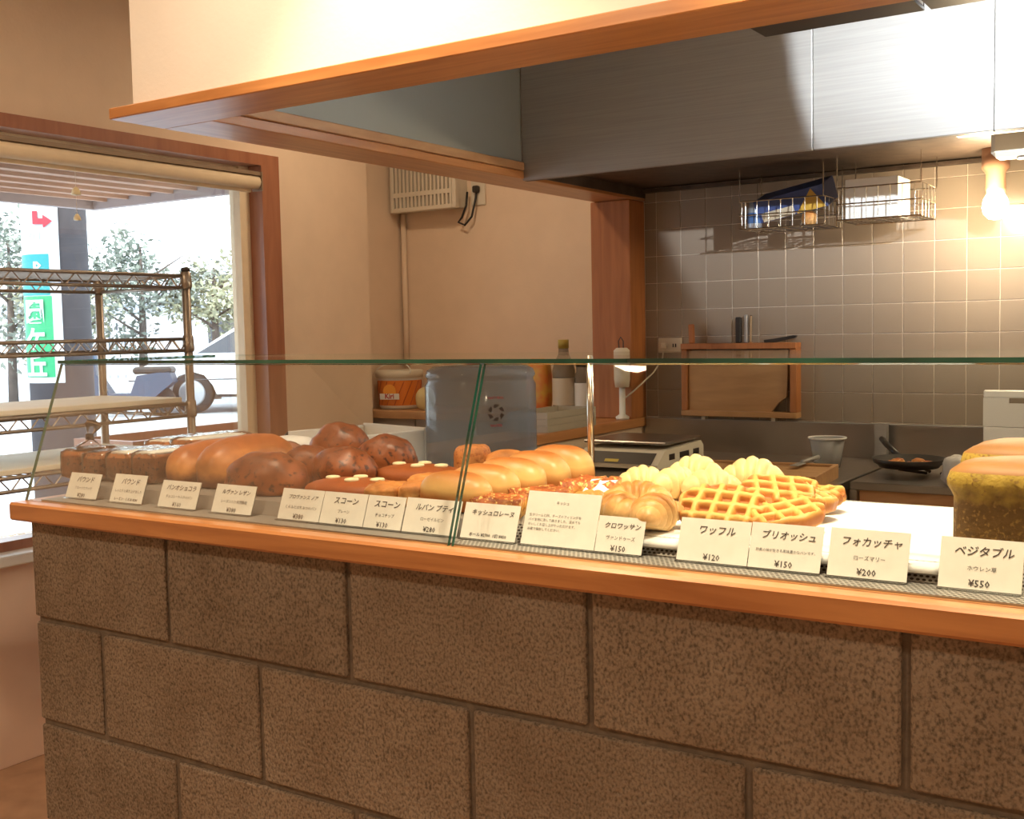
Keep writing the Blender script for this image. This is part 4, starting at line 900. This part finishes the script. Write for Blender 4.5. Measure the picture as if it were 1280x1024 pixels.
# ------------------------------------------------------------------ staff worktop behind the case: jug, tray box, bowl
o = MB().cbox((-.62, .52, .80), (.72, 1.14, .835), .003).box((-.60, .56, 0), (.70, 1.12, .80)).build('staff_table', M['steel_dark']); tag(o, 'low staff table behind the display carrying the water jug', 'table')
jg = thing('water_jug', (.352, .985, .836), 'large translucent blue water jug standing behind the breads', 'jug')
jp = [(.10, .836), (.122, .842), (.132, .86), (.132, .90), (.128, .91), (.134, .92), (.134, .98), (.130, .99), (.130, 1.0), (.134, 1.01), (.134, 1.06), (.134, 1.19), (.128, 1.20), (.128, 1.205), (.133, 1.213), (.128, 1.226), (.115, 1.234), (.06, 1.238), (.03, 1.239)]
MB().lathe(jp, 48, (.352, .985, 0)).build('shell', M['jug'], jg, True)
MB().lathe([(.03, 1.239), (.032, 1.240), (.032, 1.246), (.02, 1.247)], 20, (.352, .985, 0)).build('cap', mat('jug_cap', (.25, .35, .5), .4), jg, True)
a = -.70; jn = Vector((math.cos(a), math.sin(a), 0)); 
Tj = Matrix.Translation(Vector((.352, .985, 1.13)) + jn * .1345 - Vector((.352, .985, .836))) @ Matrix.Rotation(a + math.pi / 2, 4, 'Z') @ Matrix.Rotation(math.pi / 2, 4, 'X')
star = MB(); 
for k in range(6):
    w0 = k * math.pi / 3 + .1; w1 = w0 + math.pi / 3 * .62; wm = (w0 + w1) / 2
    pts = [(.020 * math.cos(w0), .020 * math.sin(w0), 0), (.020 * math.cos(w1), .020 * math.sin(w1), 0), (.012 * math.cos(w1 + .25), .012 * math.sin(w1 + .25), 0), (.012 * math.cos(w0 + .25), .012 * math.sin(w0 + .25), 0)]
    star.add([Tj @ Vector(p) for p in pts], [(0, 1, 2, 3)])
star.build('emblem', M['ink'], jg, False, True)['kind'] = 'stuff'
lettering([('NATURAL', .0085, 0, .034)], jg, Tj, M['ink_red']); lettering([('WATER', .0085, 0, -.030)], jg, Tj, M['ink_red'])
tb_ = thing('tray_box', (.16, .78, .836), 'white open-topped box behind the dark raisin breads', 'box')
Mq = Matrix.Translation((.070, .850, .836)) @ Matrix.Rotation(-.25, 4, 'Z')
for lo, hi in (((-.13, -.12, 0), (.13, -.112, .235)), ((-.13, .112, 0), (.13, .12, .25)), ((-.13, -.112, 0), (-.122, .112, .245)), ((.122, -.112, 0), (.13, .112, .245))): MB().cbox(lo, hi, .002, 0, Mq).build('side', M['white'], tb_)
MB().box((-.122, -.112, .16), (.122, .112, .166), 0, Mq).build('inner_base', M['offwhite'], tb_)
MB().box((.06, -.124, .17), (.11, -.1195, .215), 0, Mq).build('label_plate', M['black'], tb_)
o = MB().lathe([(.04, .836), (.042, .84), (.06, 1.0), (.066, 1.062), (.060, 1.075), (.045, 1.086), (.015, 1.091)], 32, (.09, .600, 0)).build('white_bowl', M['white'], None, True); tag(o, 'white upturned bowl showing as a bright dome behind the raisin breads', 'bowl')
o = new_obj('black_case', MB().cbox((-.09, -.06, 0), (.09, .06, .22), .01).mesh('black_case', M['black']), None, (-.20, 1.02, .8355)); tag(o, 'low black case behind the white bowl', 'case')

# ------------------------------------------------------------------ wire rack by the window
rk = thing('wire_rack', (-.9, .55, 0), 'chrome wire shelving rack standing before the window', 'rack')
RX0, RX1, RY0, RY1 = -1.10, -.70, .08, 1.005
for x in (RX0, RX1):
    for y in (RY0, RY1):
        p = MB().tube([(x, y, .01), (x, y, 1.51)], .0125, 10).build('post', M['rackwire'], rk, True)
        MB().lathe([(.0135, 1.508), (.0135, 1.516), (.008, 1.520)], 10, (x, y, 0)).build('post_cap', M['dark'], p, True)
for zi, z in enumerate((1.495, 1.312, 1.122, .972)):
    sh = MB()
    for x in (RX0, RX1):
        for dz in (0, -.034): sh.tube([(x, RY0, z + dz), (x, RY1, z + dz)], .0055, 6)
    for y in (RY0, RY1):
        for dz in (0, -.034): sh.tube([(RX0, y, z + dz), (RX1, y, z + dz)], .0055, 6)
    shelf = sh.build('shelf_frame', M['rackwire'], rk, True)
    for x in (RX0, RX1):
        n = 30; MB().tube([(x, RY0 + (RY1 - RY0) * i / n, z - (.034 if i % 2 else 0)) for i in range(n + 1)], .0028, 5).build('truss_wire', M['rackwire'], shelf)
    for y in (RY0, RY1):
        n = 12; MB().tube([(RX0 + (RX1 - RX0) * i / n, y, z - (.034 if i % 2 else 0)) for i in range(n + 1)], .0028, 5).build('truss_wire', M['rackwire'], shelf)
    for i in range(1, 34):
        y = RY0 + (RY1 - RY0) * i / 34; MB().tube([(RX0, y, z + .003), (RX1, y, z + .003)], .0022, 5).build('deck_wire', M['rackwire'], shelf)
    for x in (RX0, RX1):
        for y in (RY0, RY1): MB().lathe([(.0155, z - .038), (.018, z - .03), (.0155, z + .010)], 10, (x, y, 0)).build('collar', M['rackwire'], shelf, True)
for z, lb in ((1.122, 'cream board lying on the third shelf of the wire rack'), (.972, 'cream board lying on the lowest shelf of the wire rack')):
    o = MB().cbox((RX0 + .02, RY0 + .02, z + .0055), (RX1 - .012, RY1 - .02, z + .020), .002).build('shelf_board', M['board_cream']); tag(o, lb, 'board', 'cream boards on the rack')
og = thing('hanging_ornament', (XW + .07, 1.035, 1.70), 'small bell ornament on a thread hanging before the window', 'ornament')
MB().tube([(XW + .07, 1.035, 1.70), (XW + .07, 1.035, 1.865)], .0008, 4).build('thread', M['offwhite'], og)
MB().lathe([(.012, 1.695), (.010, 1.705), (.004, 1.715)], 12, (XW + .07, 1.035, 0)).build('bell', M['cream'], og, True); MB().lathe([(.016, 1.775), (.012, 1.79), (.004, 1.80)], 12, (XW + .07, 1.035, 0)).build('bell', M['cream'], og, True)

# ------------------------------------------------------------------ outdoors
GZ = .17
struct('ground', MB().box((-60, -40, -.3), (-1.46, 60, GZ)), M['asphalt'])
cn_ = thing('window_canopy', (-2.1, .5, 1.9), 'brown boarded canopy projecting outside over the window', 'canopy')
MB().box((-2.6, -1.5, 1.955), (-1.452, 2.126, 1.975)).build('soffit_board', M['canopy'], cn_)
MB().box((-2.62, -1.5, 1.912), (-2.58, 2.146, 1.985)).box((-2.58, 2.106, 1.912), (-1.452, 2.146, 1.985)).build('fascia', M['fascia'], cn_)
for k in range(7): x = -2.5 + k * .15; MB().box((x, -1.5, 1.940), (x + .02, 2.106, 1.955)).build('batten', M['canopy'], cn_)
pl = thing('planter_box', (-1.62, 1.7, GZ), 'brown wooden planter box outside below the right half of the window', 'planter')
MB().box((-1.80, 1.39, GZ), (-1.78, 2.25, .945)).box((-1.48, 1.39, GZ), (-1.46, 2.25, .945)).box((-1.78, 1.39, GZ), (-1.48, 1.41, .945)).box((-1.78, 2.23, GZ), (-1.48, 2.25, .945)).box((-1.78, 1.41, .87), (-1.48, 2.23, .88)).build('body', M['framewood'], pl)
up_ = thing('utility_pole', (-5.12, 3.68, GZ), 'thick dark utility pole outside the window wrapped with a banner', 'pole')
MB().lathe([(.215, GZ), (.205, 5.5)], 32, (-5.12, 3.68, 0)).build('shaft', M['poledark'], up_, True)
va = math.atan2(-1.25 - 3.68, 1.91 + 5.12)
def wrap(z0, z1, a0, a1, r, m, name):
    n = 14; vs = []; fs = []
    for i in range(n + 1):
        w = va + a0 + (a1 - a0) * i / n
        for z in (z0, z1): vs.append((-5.12 + r * math.cos(w), 3.68 + r * math.sin(w), z))
    for i in range(n): fs.append((2 * i, 2 * i + 2, 2 * i + 3, 2 * i + 1))
    return MB().add(vs, fs).build(name, m, up_, True)
A0, A1 = -1.62, .10
wrap(1.02, 3.2, A0, A1, .220, M['banner'], 'banner')
wrap(1.62, 1.90, A0, A1 - .32, .2225, M['teal'], 'banner_panel'); wrap(1.06, 1.615, A0, A1 - .28, .2225, M['green'], 'banner_panel')
def on_pole(ang, z, r=.2245): 
    w = va + ang; p = Vector((-5.12 + r * math.cos(w), 3.68 + r * math.sin(w), z))
    return Matrix.Translation(p - Vector((-5.12, 3.68, GZ))) @ Matrix.Rotation(w + math.pi / 2, 4, 'Z') @ Matrix.Rotation(math.pi / 2, 4, 'X')
for ch, z in (('園', 1.50), ('ケ', 1.31), ('丘', 1.13)):
    lettering([(ch, .17, 0, 0, {'bold': .006})], up_, on_pole(-.75, z), M['banner'])
lettering([('外科', .07, 0, 0)], up_, on_pole(-.55, 2.02), mat('pole_ink', (.35, .38, .42), .8)); lettering([('内科', .07, 0, 0)], up_, on_pole(-.55, 2.26), mat('pole_ink2', (.35, .38, .42), .8)); lettering([('P', .12, 0, 0, {'bold': .004})], up_, on_pole(-.6, 1.80), M['banner'])
arrow = MB().prism([(-.06, .06), (-.06, -.03), (.01, -.03), (.01, -.055), (.075, -.01), (.01, .035), (.01, .01), (-.025, .01), (-.025, .06)], 0, .002, 'z', 0, on_pole(-.38, 2.13, .2255)); arrow.build('red_arrow', mat('arrow_red', (.33, .012, .03), .5), up_, False, True)
# parked car, side on
car = thing('parked_car', (-11.40, 10.33, GZ), 'white parked car outside seen from the side', 'car', None, YAW)
body = [(-.95, .28), (-.98, .45), (-.93, .62), (-.55, .78), (-.02, .86), (.72, 1.30), (1.1, 1.38), (2.3, 1.37), (2.9, 1.0), (3.15, .9), (3.2, .35), (2.98, .28), (2.92, .42), (2.78, .58), (2.55, .63), (2.32, .58), (2.18, .42), (2.12, .28), (.37, .28), (.31, .42), (.19, .57), (0, .63), (-.19, .57), (-.31, .42), (-.37, .28)]
MB().prism(body, -.12, 1.5, 'y').build('body', M['carwhite'], car, False, True)
MB().prism([(.10, .90), (.76, 1.27), (1.15, 1.32), (1.15, .90)], -.135, -.12, 'y').build('side_window', M['carglass'], car, False, True)
MB().prism([(1.22, .90), (1.22, 1.32), (2.2, 1.31), (2.65, .92)], -.135, -.12, 'y').build('side_window', M['carglass'], car, False, True)
MB().box((-.94, -.13, .50), (3.15, -.121, .515)).build('side_moulding', M['carglass'], car, False, True)
MB().box((.37, -.125, .24), (2.12, 1.5, .282)).build('sill', M['tyre'], car, False, True)
MB().cbox((-.02, -.22, .88), (.10, -.135, .98), .02).build('mirror', M['carwhite'], car, False, True)
for x in (0, 2.55):
    w = MB().lathe([(.20, -.13), (.29, -.12), (.305, -.09), (.305, .03), (.28, .06)], 28, (x, 0, .305), M=Matrix.Rotation(math.pi / 2, 4, 'X') @ Matrix.Scale(-1, 4, (0, 0, 1))).build('wheel', M['tyre'], car, True, True)
    MB().lathe([(.20, .131), (.17, .136), (.06, .15), (.02, .152)], 24, (x, 0, .305), M=Matrix.Rotation(math.pi / 2, 4, 'X')).build('hub', M['hub'], w, True, True)
# motor scooter in front of the car
sk = thing('motor_scooter', (-11.9, 9.4, GZ), 'dark blue motor scooter parked outside before the white car', 'scooter', None, YAW)
MB().prism([(-.62, .28), (-.55, .55), (-.40, .95), (-.32, .98), (-.30, .62), (-.12, .34), (.18, .34), (.28, .60), (.75, .66), (.80, .50), (.55, .30), (.2, .24), (-.3, .22)], -.13, .13, 'y').build('body', M['scooterblue'], sk, False, True)
MB().cbox((.22, -.14, .62), (.78, .14, .72), .03).build('seat', M['black'], sk, False, True)
MB().tube([(-.42, -.32, 1.0), (-.36, 0, 1.02), (-.42, .32, 1.0)], .018, 8).build('handlebar', M['black'], sk, True, True)
for x in (-.60, .58): MB().lathe([(.13, -.05), (.21, -.045), (.22, 0), (.21, .045), (.13, .05)], 22, (x, 0, .22), M=Matrix.Rotation(math.pi / 2, 4, 'X')).build('wheel', M['tyre'], sk, True, True)
# trees
def tree(name, x, y, hgt, cr_, czc, label, leaf, n, seed):
    r = thing(name, (x, y, GZ), label, 'tree', 'trees across the road')
    rr = random.Random(seed)
    MB().tube([(x, y, GZ), (x + .05, y, GZ + hgt * .5), (x, y + .05, GZ + hgt * .92)], [.09, .06, .02], 8).build('trunk', M['bark'], r, True)
    bm_ = MB()
    for k in range(9):
        a = rr.uniform(0, 6.28); z0 = GZ + hgt * rr.uniform(.4, .75); bm_.tube([(x, y, z0), (x + cr_ * .8 * math.cos(a), y + cr_ * .8 * math.sin(a), z0 + rr.uniform(.2, .6))], [.03, .008], 5)
    o = bm_.build('branches', M['bark'], r); o['kind'] = 'stuff'
    lv = MB(); cl = [(rr.gauss(0, .45) * cr_, rr.gauss(0, .45) * cr_, rr.gauss(0, .42) * cr_) for _ in range(26)]
    for k in range(n):
        c = rr.choice(cl); s = cr_ * .20
        p = Vector((x + c[0] + rr.gauss(0, s), y + c[1] + rr.gauss(0, s), GZ + czc + c[2] + rr.gauss(0, s * .8)))
        a = Vector((rr.gauss(0, 1), rr.gauss(0, 1), rr.gauss(0, .6))).normalized(); b = a.cross(Vector((rr.gauss(0, 1), rr.gauss(0, 1), 1))).normalized(); L_ = rr.uniform(.04, .085)
        lv.add([p - a * L_, p + b * L_ * .5, p + a * L_, p - b * L_ * .5], [(0, 1, 2, 3)])
    o = lv.build('foliage', leaf, r); o['kind'] = 'stuff'
tree('tree', -14.7, 12.05, 3.0, .95, 2.15, 'dark leafy tree with a bare trunk right of the utility pole', M['leaf'], 2200, 1)
tree('tree', -14.0, 13.1, 2.6, .85, 1.75, 'yellowish tree nearest the window frame', M['leaf2'], 2000, 2)
tree('tree', -16.4, 10.6, 3.2, 1.25, 2.0, 'grey-green tree at the left edge, behind the wire rack', M['leaf'], 2400, 3)
tree('tree', -15.6, 11.2, 2.8, .8, 1.5, 'low tree just right of the utility pole, behind the dark leafy tree', M['leaf2'], 1300, 4)
fn_ = thing('white_fence', (-19.0, 13.0, GZ), 'white slatted fence across the road behind the trees', 'fence')
fd = Vector((math.cos(YAW), math.sin(YAW), 0)); 
for k in range(34):
    p = Vector((-19.6, 12.2, 0)) + fd * (k * .16 - 1.8)
    Mf = Matrix.Translation((p.x, p.y, 0)) @ Matrix.Rotation(YAW, 4, 'Z'); MB().box((-.055, -.01, GZ), (.055, .01, 1.75), 0, Mf).build('fence_slat', M['fence'], fn_)
Mf = Matrix.Translation((-19.6, 12.23, 0)) @ Matrix.Rotation(YAW, 4, 'Z')
MB().box((-2, 0, .5), (3.9, .03, .58), 0, Mf).build('rail', M['fence'], fn_); MB().box((-2, 0, 1.4), (3.9, .03, 1.48), 0, Mf).build('rail', M['fence'], fn_)
hs = thing('far_house', (-24, 18, GZ), 'pale far house with a grey roof beyond the trees', 'house')
Mh = Matrix.Translation((-22.5, 17.9, GZ)) @ Matrix.Rotation(YAW, 4, 'Z')
MB().box((-5, 0, 0), (5, 5, 2.0), 0, Mh).build('wall', M['farwall'], hs); MB().prism([(-.3, 2.0), (2.5, 3.0), (5.3, 2.0)], -5.3, 5.3, 'x', 0, Mh).build('roof', mat('roof_grey', (.40, .42, .46), .8), hs)
for x in (-3.2, -.6, 2.0): 
    w_ = MB().box((x, -.03, .8), (x + 1.1, .01, 1.6), 0, Mh).build('window_frame', M['white'], hs); MB().box((x + .06, -.05, .86), (x + 1.04, -.031, 1.54), 0, Mh).build('pane', M['carglass'], w_)
